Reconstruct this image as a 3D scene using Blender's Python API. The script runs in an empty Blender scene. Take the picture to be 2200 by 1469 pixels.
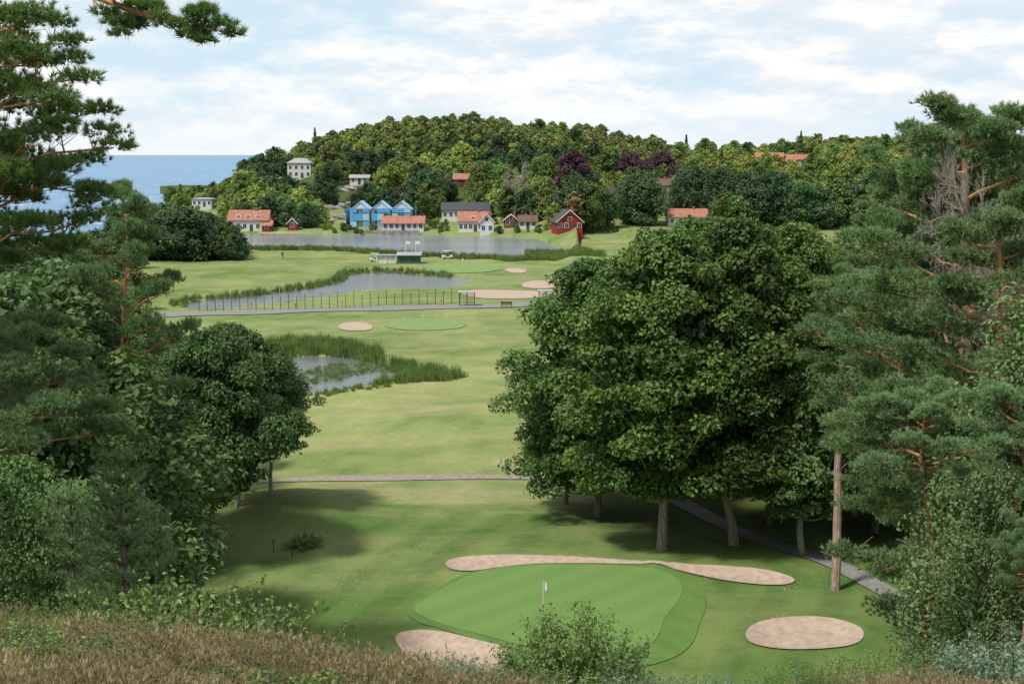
import bpy, bmesh, math, numpy as np
from mathutils import Vector
S=bpy.context.scene
F=3055.; H=24.; PT=math.atan((734.5-332)/F); CP=math.cos(PT); SP=math.sin(PT)
rng=np.random.default_rng(7)
def kk(py):
    v=(734.5-py)/F
    return (SP-v*CP)/(CP+v*SP)
def sight(px,py,d):
    u=(px-1100)/F; v=(734.5-py)/F; w=CP+v*SP
    return np.array([u/w*d, d, H-kk(py)*d])
def dep(py,z=0.): return (H-z)/kk(py)
def sstep(a,b,x):
    t=np.clip((x-a)/(b-a),0,1); return t*t*(3-2*t)
# ------------------------------------------------------------------ terrain
def U(px): return (np.array(px,float)-1100)/F
RIMU=U([-800,0,300,600,900,1200,1500,2200,3000]); RIMK=np.array([kk(p) for p in [1365,1373,1398,1430,1462,1497,1515,1490,1460]])
RU=U([150,340,365,440,540,620,700,800,900,1000,1100,1200,1300,1400,1500,1620,1700,1830,1940,2300])
RT=np.array([470,436,412,395,355,330,300,278,258,259,264,276,291,306,320,316,310,298,300,300.])
RZ=24+(332-RT)/F*640-9.0
RZ[0]=-8;RZ[1]=-5;RZ[2]=0.8
Y0U=U([100,340,420,480,515,700,1000,1150,1225,1245,1265,1300]); Y0V=np.array([700,640,600,480,440,437,432,415,dep(535),330,250,200.])
YGU=U([-300,515,560,700,800,900,1000,1090,1190,1225,1245,1270]); YGV=np.array([372,372,dep(534),dep(535),dep(541),dep(548),dep(552),dep(557),dep(556),dep(546),340,5000.])
def h0(x,y):
    x=np.asarray(x,float); y=np.asarray(y,float)
    ys=np.maximum(y,1.0); u=x/ys
    uc=np.clip(u,-.6,.6)
    a=0.16+0.42*sstep(100,115,y)*(1-sstep(160,190,y))
    z=a*(np.sin(x*.21+y*.05+1)*np.sin(y*.17+x*.06)+.5*np.sin(y*.33+x*.11+2)*np.sin(x*.13))+.15
    z=z*(1-sstep(190,230,y)*.7)
    for mx,my,mr,mh in [(2,128,7,1.3),(-9,121,6,1.1),(8,118,5,.9),(-3,141,8,1.1),(12,140,7,.9),(-13,135,6,.7),(-2,113,5,.7)]:
        z=z+mh*np.exp(-((x-mx)**2+((y-my)*1.2)**2)/mr**2)
    w=1-sstep(.75,1.5,np.hypot((x-4)/19,(y-75)/12)); z=z*(1-w)+w*(.45+.012*(y-75))
    side=sstep(30,50,y)*(1-sstep(95,130,y))
    z=z+side*.30*np.maximum(0,-x-17-.02*y)**1.1*.8
    z=z+side*.25*np.maximum(0,x-27)
    z=z+1.2*np.exp(-(((x+15.5)/4.5)**2+((y-93)/6.)**2))
    yg=np.interp(uc,YGU,YGV); y0=np.interp(uc,Y0U,Y0V)
    rz=np.interp(uc,RU,RZ); yr=np.interp(uc,RU[[0,2,5,8,14,19]],[700,690,650,640,640,650])
    y0h=np.where(uc>U([1240])[0],435,y0)
    t=np.clip((y-y0h)/np.maximum(yr-y0h,5),0,1)
    back=1-sstep(0,260,y-yr)*np.where(uc>U([1500])[0],.25,1.0)
    hill=(.8*sstep(0,.04,t)+rz*t*t*(3-2*t))*back
    hn=1.1*np.sin(x*.05+1)*np.sin(y*.06)*sstep(.15,.5,t)
    hill=hill+hn*(uc>U([365])[0])
    hill=np.where(uc<U([345])[0],-2.,hill)
    sea=-2.5
    golf=z*(1-sstep(yg-3,yg,y))+sea*sstep(yg-3,yg,y)
    landright=sstep(U([1235])[0],U([1275])[0],uc)
    base=np.where(y>y0h, hill, golf)
    wat=np.where((y>yg)&(y<=y0h),sea,base)
    base=base*landright+wat*(1-landright)
    base=np.where((y>y0h)&(hill<-.2),np.minimum(hill,-1.5),base)
    base=np.where(y>1100, base*0+np.where(uc>U([1500])[0],10,-3), base)
    rk=np.interp(uc,RIMU,RIMK); zr=24-13*rk
    f=np.where(y<0,22.3,np.where(y<13,22.3+(zr-22.3)*np.clip(y,0,13)/13,zr-.72*(y-13)))
    f=f+.10*np.sin(x*1.3)*np.sin(y*.9+1)
    kq=1.2; d=np.clip((f-base)/kq,-30,30)
    return base+kq*np.log1p(np.exp(d))
def hit(px,py,hf=h0,zmin=14):
    ds=np.geomspace(zmin,1400,3000)
    u=(px-1100)/F; v=(734.5-py)/F; w=CP+v*SP
    x=u/w*ds; z=H-kk(py)*ds
    g=hf(x,ds)-z
    i=np.argmax(g>0)
    if g[i]<=0: i=len(ds)-1
    t=g[i-1]/(g[i-1]-g[i]) if i>0 else 0
    d=ds[i-1]+t*(ds[i]-ds[i-1])
    return np.array([u/w*d,d])
def hitgolf(px,py): return hit(px,py,zmin=58)
def chaikin(P,n=2,closed=True):
    P=np.array(P,float)
    for _ in range(n):
        if closed:
            Q=np.roll(P,-1,0); P=np.stack([.75*P+.25*Q,.25*P+.75*Q],1).reshape(-1,P.shape[1])
        else:
            A=P[:-1];B=P[1:]; M_=np.stack([.75*A+.25*B,.25*A+.75*B],1).reshape(-1,P.shape[1])
            P=np.vstack([P[:1],M_,P[-1:]])
    return P
def poly(pts,n=2): return chaikin([hitgolf(*p) for p in pts],n)
def sdf(P,x,y):
    out=np.full(x.shape,99.)
    m=(x>P[:,0].min()-15)&(x<P[:,0].max()+15)&(y>P[:,1].min()-15)&(y<P[:,1].max()+15)
    if not m.any(): return out
    X=x[m];Y=y[m]; D=np.full(X.shape,1e9); ins=np.zeros(X.shape,bool)
    for a,b in zip(P,np.roll(P,-1,0)):
        e=b-a; t=np.clip(((X-a[0])*e[0]+(Y-a[1])*e[1])/(e@e+1e-9),0,1)
        D=np.minimum(D,np.hypot(X-a[0]-t*e[0],Y-a[1]-t*e[1]))
        c=((a[1]>Y)!=(b[1]>Y)); ins^=c&(X<(b[0]-a[0])*(Y-a[1])/(b[1]-a[1]+1e-12)+a[0])
    out[m]=np.where(ins,-D,D); return out
GREEN=poly([(880,1308),(930,1278),(990,1243),(1060,1224),(1150,1217),(1280,1217),(1400,1222),(1450,1238),(1468,1262),(1460,1290),(1425,1330),(1415,1370),(1380,1400),(1320,1405),(1230,1402),(1130,1392),(1050,1372),(980,1352),(915,1330)])
APRON=poly([(862,1312),(920,1272),(985,1238),(1060,1221),(1150,1214),(1280,1214),(1410,1217),(1480,1236),(1512,1265),(1520,1300),(1500,1345),(1490,1385),(1440,1420),(1340,1440),(1220,1432),(1120,1402),(1040,1380),(970,1362),(900,1340)])
B1=poly([(952,1213),(975,1200),(1060,1194),(1160,1195),(1260,1200),(1350,1206),(1440,1213),(1430,1217),(1350,1214),(1280,1213),(1160,1213),(1080,1219),(1020,1230),(970,1228)])
B2=poly([(1400,1214),(1450,1214),(1540,1217),(1640,1224),(1712,1244),(1700,1259),(1640,1260),(1555,1250),(1480,1234)])
B3=poly([(1598,1365),(1618,1341),(1680,1328),(1768,1326),(1838,1343),(1860,1363),(1845,1387),(1780,1397),(1680,1399),(1612,1387)])
B4=poly([(840,1366),(900,1354),(955,1360),(1020,1376),(1100,1396),(1100,1430),(1040,1455),(930,1450),(870,1412)])
B5=poly([(725,701),(742,693),(780,693),(802,700),(798,710),(760,712),(732,709)])
B6=poly([(985,632),(1010,623),(1080,624),(1190,627),(1200,637),(1120,643),(1025,642)])
B7=poly([(1120,611),(1140,603),(1190,603),(1210,611),(1202,619),(1150,621),(1123,618)])
B8=poly([(1080,580),(1100,576),(1132,579),(1130,587),(1100,588)])
GREEN2=poly([(820,700),(850,688),(910,684),(970,686),(1005,694),(995,706),(930,711),(860,710)])
GREEN3=poly([(890,577),(920,566),(1000,566),(1070,572),(1080,582),(1000,588),(920,586)])
POND_A=poly([(375,652),(420,643),(500,636),(580,628),(650,618),(720,605),(738,596),(730,590),(780,582),(850,582),(940,590),(1025,597),(1015,608),(965,619),(860,617),(790,620),(700,635),(600,650),(500,660),(400,664)])
POND_B=poly([(590,768),(700,760),(790,766),(850,782),(905,802),(870,818),(780,828),(720,836),(670,850),(620,842),(580,800)])
BUNK=[B1,B2,B3,B4,B5,B6,B7,B8]
def h(x,y):
    x=np.asarray(x,float);y=np.asarray(y,float); sh=np.broadcast(x,y).shape
    x=np.broadcast_to(x,sh).ravel(); y=np.broadcast_to(y,sh).ravel()
    z=h0(x,y)
    for b in BUNK:
        s=sdf(b,x,y); z=z+ .10*np.exp(-((s-.35)/.45)**2)*(y<110) -.28*sstep(0,1.2,-s)*(y<110)
    for p in (POND_A,POND_B):
        s=sdf(p,x,y); w=sstep(0,1.2,-s); z=z*(1-w)-1.5*w
    return z.reshape(sh)
def hs(x,y): return float(h(np.array([x]),np.array([y]))[0])
# ------------------------------------------------------------------ mesh builder
class MB:
    def __init__(s): s.V=[];s.F=[];s.n=0
    def add(s,V,Fc,mat=0,tint=.5):
        V=np.asarray(V,float).reshape(-1,3);Fc=np.asarray(Fc,int)
        s.V.append(V); t=np.broadcast_to(np.asarray(tint,float),(len(Fc),))
        s.F.append((Fc+s.n,mat,t)); s.n+=len(V)
    def mesh(s,name,mats,smooth=False):
        me=bpy.data.meshes.new(name)
        V=np.vstack(s.V); me.vertices.add(len(V)); me.vertices.foreach_set('co',V.ravel())
        loops=np.concatenate([f.ravel() for f,_,_ in s.F]); tot=np.concatenate([np.full(len(f),f.shape[1]) for f,_,_ in s.F])
        st=np.concatenate([[0],np.cumsum(tot)[:-1]])
        me.loops.add(len(loops)); me.loops.foreach_set('vertex_index',loops.astype(np.int32))
        me.polygons.add(len(tot)); me.polygons.foreach_set('loop_start',st.astype(np.int32))
        try: me.polygons.foreach_set('loop_total',tot.astype(np.int32))
        except Exception: pass
        mi=np.concatenate([np.full(len(f),m) for f,m,_ in s.F]); me.polygons.foreach_set('material_index',mi.astype(np.int32))
        ti=np.concatenate([t for _,_,t in s.F])
        a=me.attributes.new('tint','FLOAT','FACE'); a.data.foreach_set('value',ti.astype(np.float32))
        me.update(calc_edges=True); me.polygons.foreach_set('use_smooth',np.full(len(tot),smooth)); 
        for m in mats: me.materials.append(m)
        return me
    def box(s,x0,x1,y0,y1,z0,z1,mat=0):
        V=[(x0,y0,z0),(x1,y0,z0),(x1,y1,z0),(x0,y1,z0),(x0,y0,z1),(x1,y0,z1),(x1,y1,z1),(x0,y1,z1)]
        s.add(V,[(0,3,2,1),(4,5,6,7),(0,1,5,4),(1,2,6,5),(2,3,7,6),(3,0,4,7)],mat)
    def tube(s,P,R,n=6,mat=0,tint=.5):
        P=np.asarray(P,float); m=len(P); R=np.broadcast_to(np.asarray(R,float),(m,))
        T=np.gradient(P,axis=0); T/=np.linalg.norm(T,axis=1)[:,None]+1e-9
        ref=np.array([0,0,1.]) if abs(T[0][2])<.8 else np.array([1.,0,0])
        A=np.cross(T,ref); A/=np.linalg.norm(A,axis=1)[:,None]+1e-9; B=np.cross(T,A)
        th=np.arange(n)*2*math.pi/n
        V=P[:,None]+R[:,None,None]*(np.cos(th)[None,:,None]*A[:,None]+np.sin(th)[None,:,None]*B[:,None])
        i=np.arange(m-1)[:,None]*n; j=np.arange(n)[None]; j2=(j+1)%n
        Fc=np.stack([i+j,i+j2,i+n+j2,i+n+j],-1).reshape(-1,4)
        s.add(V,Fc,mat,tint)
    def leaves(s,P,N,size,mat=1,tint=.5,asp=.62,r=rng):
        n=len(P); N=N/(np.linalg.norm(N,axis=1)[:,None]+1e-9)
        t=np.cross(N,r.normal(size=(n,3))); t/=np.linalg.norm(t,axis=1)[:,None]+1e-9; b=np.cross(N,t)
        sz=(size*r.uniform(.6,1.35,n))[:,None]*.5
        V=np.stack([P+t*sz,P+b*sz*asp+N*sz*.15,P-t*sz,P-b*sz*asp+N*sz*.15],1)
        s.add(V,np.arange(4*n).reshape(n,4),mat,tint)
    def needles(s,C,D,K,ln,wd,mat=1,tint=.5,spread=.75,r=rng):
        n=len(C); C=np.repeat(C,K,0); D=np.repeat(D,K,0); t=np.repeat(np.broadcast_to(tint,(n,)),K)
        d=D/(np.linalg.norm(D,axis=1)[:,None]+1e-9)+r.normal(size=D.shape)*spread*.62; d/=np.linalg.norm(d,axis=1)[:,None]+1e-9
        w=np.cross(d,r.normal(size=d.shape)); w/=np.linalg.norm(w,axis=1)[:,None]+1e-9
        L=(ln*r.uniform(.7,1.2,len(C)))[:,None]
        V=np.stack([C-w*wd*.5,C+w*wd*.5,C+d*L],1)
        s.add(V,np.arange(3*len(C)).reshape(-1,3),mat,np.clip(t+r.normal(size=len(C))*.12,0,1))
def link(name,data,loc=(0,0,0),rot=0,scl=1,parent=None):
    o=bpy.data.objects.new(name,data); S.collection.objects.link(o); o.location=loc
    if np.ndim(rot)==0: o.rotation_euler=(0,0,rot)
    else: o.rotation_euler=rot
    o.scale=(scl,)*3 if np.ndim(scl)==0 else scl
    if parent: o.parent=parent
    return o
# ------------------------------------------------------------------ materials
def newmat(n):
    m=bpy.data.materials.new(n); m.use_nodes=True; nt=m.node_tree; nt.nodes.clear()
    out=nt.nodes.new('ShaderNodeOutputMaterial'); return m,nt,out
def N(nt,t,**k):
    n=nt.nodes.new(t)
    for a,b in k.items(): setattr(n,a,b)
    return n
def mixc(nt,f,a,b,bt='MIX'):
    n=N(nt,'ShaderNodeMix',data_type='RGBA',blend_type=bt)
    for s,v in ((0,f),(6,a),(7,b)):
        if isinstance(v,bpy.types.NodeSocket): nt.links.new(v,n.inputs[s])
        elif s==0: n.inputs[0].default_value=v
        else: n.inputs[s].default_value=(*v,1)
    return n.outputs[2]
def noise(nt,scale,detail=4,rough=.55,vec=None,lo=None,hi=None):
    n=N(nt,'ShaderNodeTexNoise'); n.inputs['Scale'].default_value=scale; n.inputs['Detail'].default_value=detail; n.inputs['Roughness'].default_value=rough
    if vec is not None: nt.links.new(vec,n.inputs['Vector'])
    if lo is None: return n.outputs['Fac']
    return rmap(nt,n.outputs['Fac'],lo,hi)
def rmap(nt,v,lo,hi,a=0.,b=1.):
    r=N(nt,'ShaderNodeMapRange'); nt.links.new(v,r.inputs[0]); r.inputs[1].default_value=lo;r.inputs[2].default_value=hi;r.inputs[3].default_value=a;r.inputs[4].default_value=b
    return r.outputs[0]
def mth(nt,op,a,b=0.):
    n=N(nt,'ShaderNodeMath',operation=op)
    for i,v in enumerate((a,b)):
        if isinstance(v,bpy.types.NodeSocket): nt.links.new(v,n.inputs[i])
        else: n.inputs[i].default_value=v
    return n.outputs[0]
def geo(nt,sc=None):
    g=N(nt,'ShaderNodeNewGeometry').outputs['Position']
    if sc:
        m=N(nt,'ShaderNodeMapping'); m.inputs['Scale'].default_value=sc; nt.links.new(g,m.inputs[0]); return m.outputs[0]
    return g
def princ(nt,out,col,rough=.8,spec=.3,bump=None,bs=.3,bd=.05):
    p=N(nt,'ShaderNodeBsdfPrincipled'); 
    if isinstance(col,bpy.types.NodeSocket): nt.links.new(col,p.inputs['Base Color'])
    else: p.inputs['Base Color'].default_value=(*col,1)
    p.inputs['Roughness'].default_value=rough; p.inputs['Specular IOR Level'].default_value=spec
    if bump is not None:
        b=N(nt,'ShaderNodeBump'); b.inputs['Strength'].default_value=bs; b.inputs['Distance'].default_value=bd
        nt.links.new(bump,b.inputs['Height']); nt.links.new(b.outputs[0],p.inputs['Normal'])
    nt.links.new(p.outputs[0],out.inputs[0]); return p
def mat_leaf(name,dark,light,tr=.28,var=.35,rough=.5,spec=.25,hv=.05):
    m,nt,out=newmat(name)
    a=N(nt,'ShaderNodeAttribute',attribute_name='tint')
    oi=N(nt,'ShaderNodeObjectInfo')
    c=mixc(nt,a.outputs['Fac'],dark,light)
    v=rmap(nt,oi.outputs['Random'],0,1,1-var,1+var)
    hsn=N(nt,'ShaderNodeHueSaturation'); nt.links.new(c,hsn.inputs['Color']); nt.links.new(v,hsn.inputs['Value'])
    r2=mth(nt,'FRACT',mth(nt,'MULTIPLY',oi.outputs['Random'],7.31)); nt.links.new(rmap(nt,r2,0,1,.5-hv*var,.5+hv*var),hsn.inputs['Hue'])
    p=princ(nt,out,hsn.outputs[0],rough,spec)
    t=N(nt,'ShaderNodeBsdfTranslucent'); mx=N(nt,'ShaderNodeMixShader'); mx.inputs[0].default_value=tr
    tc=mixc(nt,1.0,hsn.outputs[0],(1.25,1.3,.6),'MULTIPLY'); nt.links.new(tc,t.inputs['Color'])
    nt.links.new(p.outputs[0],mx.inputs[1]); nt.links.new(t.outputs[0],mx.inputs[2]); nt.links.new(mx.outputs[0],out.inputs[0])
    return m
def mat_noise(name,c1,c2,scale=2,rough=.85,spec=.2,sc=None,bs=.4,bd=.03,obj=False,lo=.35,hi=.65,detail=5):
    m,nt,out=newmat(name)
    vec=geo(nt,sc)
    f=noise(nt,scale,detail,.6,vec,lo,hi)
    princ(nt,out,mixc(nt,f,c1,c2),rough,spec,f,bs,bd); return m
M={}
M['maple']=mat_leaf('maple_leaves',(.038,.082,.02),(.135,.22,.052),var=.22,hv=.06)
M['oak']=mat_leaf('oak_leaves',(.055,.115,.038),(.155,.255,.085),var=.28)
M['birch']=mat_leaf('birch_leaves',(.08,.13,.045),(.20,.28,.11),var=.15)
M['needle']=mat_leaf('pine_needles',(.085,.155,.065),(.24,.35,.155),tr=.25,var=.18)
M['needle_n']=mat_leaf('near_pine_needles',(.07,.14,.045),(.20,.32,.10),tr=.25,var=.1)
M['needle_y']=mat_leaf('young_pine_needles',(.10,.18,.08),(.24,.36,.17),tr=.25,var=.1)
M['shrub']=mat_leaf('shrub_leaves',(.07,.135,.035),(.20,.31,.09),var=.25)
M['shrub_b']=mat_leaf('willow_leaves',(.09,.155,.095),(.22,.32,.21),var=.2)
M['f_dark']=mat_leaf('forest_dark',(.038,.08,.034),(.10,.17,.07),tr=.2,var=.35)  # forest leaf colours lifted slightly paler, distance haze painted into them
M['f_mid']=mat_leaf('forest_mid',(.085,.14,.035),(.215,.30,.08),tr=.2,var=.35,hv=.08)
M['f_lite']=mat_leaf('forest_light',(.16,.22,.045),(.37,.44,.12),tr=.2,var=.28,hv=.08)
M['f_pine']=mat_leaf('forest_pine',(.12,.155,.05),(.29,.33,.12),tr=.15,var=.3)
M['f_purp']=mat_leaf('copper_beech_leaves',(.045,.022,.034),(.15,.085,.11),tr=.15,var=.2)
M['f_tan']=mat_leaf('tan_leaves',(.18,.16,.06),(.34,.29,.12),tr=.15,var=.2)
M['reed']=mat_leaf('reeds',(.08,.135,.035),(.21,.30,.09),tr=.2,var=.3)
M['straw']=mat_leaf('dry_grass',(.17,.13,.07),(.42,.34,.20),tr=.2,var=.35)
M['gblade']=mat_leaf('green_grass_blades',(.08,.125,.03),(.22,.29,.08),tr=.25,var=.35)
M['heather']=mat_leaf('heather',(.085,.08,.042),(.19,.17,.09),tr=.1,var=.4)
M['bark']=mat_noise('bark',(.07,.06,.045),(.22,.19,.15),3,.9,.1,(4,4,.8),bs=.6)
M['bark_g']=mat_noise('bark_grey',(.18,.165,.14),(.40,.37,.32),3,.9,.1,(4,4,.8),bs=.6)
M['bark_p']=mat_noise('bark_pine',(.30,.15,.07),(.58,.33,.17),3,.9,.1,(3,3,.9),bs=.6)
M['bark_pg']=mat_noise('bark_pine_low',(.20,.14,.11),(.48,.36,.28),3,.9,.1,(3,3,.7),bs=.7)
M['dead']=mat_noise('dead_wood',(.24,.20,.17),(.40,.34,.30),4,.9,.1)
# ------------------------------------------------------------------ vegetation generators
def blob(mb,c,ra,rb,n,size,r,mat=1,tb=.5,up=.35):
    d=r.normal(size=(n,3)); d/=np.linalg.norm(d,axis=1)[:,None]
    fl=(d[:,2]<-.25)&(r.random(n)<.65); d[fl,2]*=-1
    f=r.uniform(.62,1.10,n)**.8
    f=f*(1+.2*np.sin(d[:,0]*5+c[0]*3)*np.cos(d[:,1]*6+c[2])+.1*np.sin(d[:,1]*11+d[:,2]*9))
    P=np.array(c)+d*f[:,None]*np.array([ra,ra,rb])
    P[:,2]-=.22*ra*(np.hypot(d[:,0],d[:,1])**2)
    Nn=d*.75+np.array([0,0,up])+r.normal(size=(n,3))*.5
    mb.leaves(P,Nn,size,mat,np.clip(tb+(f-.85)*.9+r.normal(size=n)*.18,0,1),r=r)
def broadleaf(name,seed,Ht,R,base,nb,nl,size,leaf,bark,trunk_r=.35,flat=.7,brad=.30,inner=.5,pw=.62,stems=1,low=0.,lump_=.13):
    r=np.random.default_rng(seed); mb=MB()
    ztop=Ht-R*brad*flat*.6
    cs=[]
    ga=2.39996
    for i in range(nb):
        q=(i+.5)/nb; q=np.clip(q+r.normal()*.04,.01,.99)
        prof=max(.12,math.sin(math.pi*min(.985,(q*.80+.17+low*(1-q)))))**pw
        z=base+(ztop-base)*q
        rr=R*prof*(1-brad*.6)*r.uniform(.74,1.12) if r.random()<.8 else R*prof*r.uniform(.2,.7)
        a=i*ga+r.normal()*.35
        lump=1+lump_*math.sin(a*3+seed)+.11*math.sin(a*5+q*9)
        c=np.array([math.cos(a)*rr*lump,math.sin(a)*rr*lump,z])
        b=R*brad*r.uniform(.5,1.25)*(.65+.45*prof)
        cs.append(c)
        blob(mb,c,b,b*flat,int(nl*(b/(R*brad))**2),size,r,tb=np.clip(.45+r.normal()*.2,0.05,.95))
    ni=int(nb*nl*inner*.35); q=r.random(ni); prof=np.sin(np.pi*np.minimum(.985,q*.8+.17+low*(1-q)))**pw
    a=r.random(ni)*6.283; rr=R*prof*np.sqrt(r.random(ni))*.72
    P=np.stack([np.cos(a)*rr,np.sin(a)*rr,base+(ztop-base)*q],1); mb.leaves(P,r.normal(size=(ni,3)),size*1.7,1,.05,r=r)  # inner leaves near the darkest tint: shade of crown gaps put into colour
    for sidx in range(stems):
        off=np.array([r.normal()*.5,r.normal()*.5,0])*(stems>1)
        zz=np.linspace(-1.5,Ht*.82,9); wob=np.cumsum(r.normal(size=(9,2))*.10,0); wob[:2]=0
        P=np.column_stack([wob+off[:2]*(1+zz[:,None]*.12),zz]); tr=trunk_r*(1-.85*np.clip(zz/(Ht*.85),0,1)); tr[0]*=1.5; tr[1]=trunk_r*1.12
        mb.tube(P,tr,8,0)
    for i in range(0,len(cs),max(1,len(cs)//34)):
        c=cs[i]; z0=max(base*.8,c[2]-np.hypot(c[0],c[1])*.75-.5); z0=min(z0,Ht*.75)
        p0=np.array([np.interp(z0,P[:,2],P[:,0]),np.interp(z0,P[:,2],P[:,1]),z0]); m=(p0+c)/2+np.array([0,0,-.08*R])+r.normal(size=3)*.2
        t=np.linspace(0,1,5)[:,None]; Q=(1-t)**2*p0+2*t*(1-t)*m+t*t*c
        mb.tube(Q,np.linspace(trunk_r*.3*(1-z0/Ht*.6),.02,5),5,0)
    return mb.mesh(name,[M[bark],M[leaf]])
def pad(mb,c,ra,nt,K,ln,wd,r,tb=.5,flat=.45):
    d=r.normal(size=(nt,3)); d/=np.linalg.norm(d,axis=1)[:,None]; d[:,2]=np.abs(d[:,2])*np.where(r.random(nt)<.8,1,-.5)
    f=r.uniform(.3,1.05,nt)
    P=c+d*f[:,None]*np.array([ra,ra,ra*flat])
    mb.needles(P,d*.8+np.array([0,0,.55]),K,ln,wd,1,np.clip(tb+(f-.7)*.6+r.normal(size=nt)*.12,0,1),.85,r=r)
def limb(mb,p0,p1,r0,r,npad,pr,nt,K,ln,wd,sag=.1,lat=.25,start=.4,mat=0):
    p0=np.array(p0,float);p1=np.array(p1,float); L=np.linalg.norm(p1-p0)
    m=(p0+p1)/2+np.array([0,0,-sag*L])+r.normal(size=3)*.06*L
    t=np.linspace(0,1,7)[:,None]; Q=(1-t)**2*p0+2*t*(1-t)*m+t*t*p1; Q[1:-1]+=r.normal(size=(5,3))*.025*L
    mb.tube(Q,np.linspace(r0,r0*.18,7),6,mat)
    dr=(p1-p0)/L; sd=np.cross(dr,[0,0,1.]); sd/=np.linalg.norm(sd)+1e-6
    for i in range(npad):
        s=start+(1-start)*(i+r.random()*.6)/npad; s=min(s,1)
        q=np.array([np.interp(s,t[:,0],Q[:,k]) for k in range(3)])
        o=sd*((-1)**i)*lat*L*(1.15-s)*r.uniform(.4,1.2)+dr*.06*L*r.random()+np.array([0,0,r.uniform(.0,.08)*L])
        c=q+o
        mid=(q+c)/2+np.array([0,0,-.02*L])
        mb.tube([q,mid,c],[r0*.3,r0*.2,r0*.08],4,mat)
        for _ in range(3):
            e=c+r.normal(size=3)*np.array([1,1,.3])*pr*.5; mb.tube([mid,e],[r0*.12,r0*.05],3,mat)
        pad(mb,c,pr*r.uniform(.7,1.25),nt,K,ln,wd,r,tb=np.clip(.5+r.normal()*.15,0,1))
    pad(mb,p1,pr*.8,nt,K,ln,wd,r)
def pine(name,seed,Ht,R,cb,nl,npad,pr,nt,K,ln,wd,tr=.28,lean=None,needle='needle',bend=.0,stub=6,twig=.35):
    r=np.random.default_rng(seed); mb=MB()
    zz=np.linspace(-2,Ht*.96,12); wob=np.cumsum(r.normal(size=(12,2))*.16,0); wob[:3]*=.2
    if lean is not None: wob=wob*.4+np.array([[np.interp(z,lean[0],lean[1]),0] for z in zz])
    P=np.column_stack([wob,zz]); R_=tr*(1-.78*np.clip(zz/Ht,0,1))
    k=6; mb.tube(P[:k+1],R_[:k+1],9,2); mb.tube(P[k:],R_[k:],8,0)
    tp=lambda z:np.array([np.interp(z,P[:,2],P[:,0]),np.interp(z,P[:,2],P[:,1]),z])
    for i in range(nl):
        q=(i+.5)/nl; z=cb+(Ht*.95-cb)*q
        prof=(math.sin(math.pi*(.22+.72*q)))**.8
        L=R*prof*r.uniform(.6,1.12); a=i*2.39996+r.normal()*.4
        e=tp(z)+np.array([math.cos(a)*L,math.sin(a)*L,L*(.10+.5*q)*r.uniform(.5,1.2)])
        limb(mb,tp(z),e,.025+.015*L,r,npad,pr*(.75+.4*(1-q)),nt,K,ln,wd,sag=.06)
    pad(mb,tp(Ht*.95),pr,nt*2,K,ln,wd,r)
    for i in range(stub):
        z=r.uniform(Ht*.25,cb); a=r.random()*6.28; L=r.uniform(.4,1.8)
        e=tp(z)+np.array([math.cos(a)*L,math.sin(a)*L,r.uniform(-.2,.7)]); mb.tube([tp(z),(tp(z)+e)/2+[0,0,.1],e],[.05,.03,.008],5,2)
    return mb.mesh(name,[M['bark_p'],M[needle],M['bark_pg']])
def young_pine(name,seed,Ht,R,leaf='needle_y',K=14,ln=.12,wd=.014,den=1.):
    r=np.random.default_rng(seed); mb=MB(); mb.tube([[0,0,-1],[.02,0,Ht*.5],[0,0,Ht]],[.09,.06,.012],6,0)
    nw=int(Ht/.34)
    C=[];D=[]
    for w in range(nw):
        z=.3+(Ht-.35)*w/nw; L0=R*(1-(z/Ht))**.8+.12
        for b in range(7):
            a=b*.9+w*1.3+r.normal()*.2; L=L0*r.uniform(.7,1.12); up=.25+.5*z/Ht
            p0=np.array([0,0,z]); e=np.array([math.cos(a)*L,math.sin(a)*L,z+L*up]); mb.tube([p0,e],[.02,.005],4,0)
            m=int((7+L*16)*den)
            for s in np.linspace(.15,1,m):
                sd=np.array([-math.sin(a),math.cos(a),0])*r.normal()*.20*L*(1.2-s)
                C.append(p0+(e-p0)*s+sd+r.normal(size=3)*.02); D.append((e-p0)/L+np.array([0,0,.5])+sd)
    C=np.array(C);D=np.array(D); mb.needles(C,D,K,ln,wd,1,np.clip(.5+r.normal(size=len(C))*.2,0,1),.8,r=r)
    mb.needles(np.array([[0,0,Ht-.1]]),np.array([[0,0,1.]]),30,ln*1.3,wd,1,.7,.5,r=r)
    return mb.mesh(name,[M['bark'],M[leaf]])
def shrub(name,seed,Ht,R,ns,nl,size,leaf,spread=.5,arch=.1):
    r=np.random.default_rng(seed); mb=MB()
    for i in range(ns):
        a=r.random()*6.283; sp=math.sqrt(r.random())*spread
        b=np.array([math.cos(a),math.sin(a),0])*R*.35*r.random()
        L=Ht*r.uniform(.35,1.08)*(1-.35*sp); e=b+np.array([math.cos(a)*R*sp*1.6,math.sin(a)*R*sp*1.6,L])
        m=(b+e)/2+np.array([0,0,arch*L])+r.normal(size=3)*.05*Ht
        t=np.linspace(0,1,6)[:,None]; Q=(1-t)**2*b+2*t*(1-t)*m+t*t*e; mb.tube(Q,np.linspace(.008,.002,6)*max(1,Ht),4,0)
        s=r.uniform(.08,1,nl)
        P=np.column_stack([np.interp(s,t[:,0],Q[:,k]) for k in range(3)])+r.normal(size=(nl,3))*.055*Ht*np.array([1,1,.7])
        mb.leaves(P,np.array([math.cos(a)*.4,math.sin(a)*.4,.7])+r.normal(size=(nl,3))*.55,size,1,np.clip(.25+.5*s+r.normal(size=nl)*.18,0,1),r=r)
    return mb.mesh(name,[M['bark'],M[leaf]])
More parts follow.
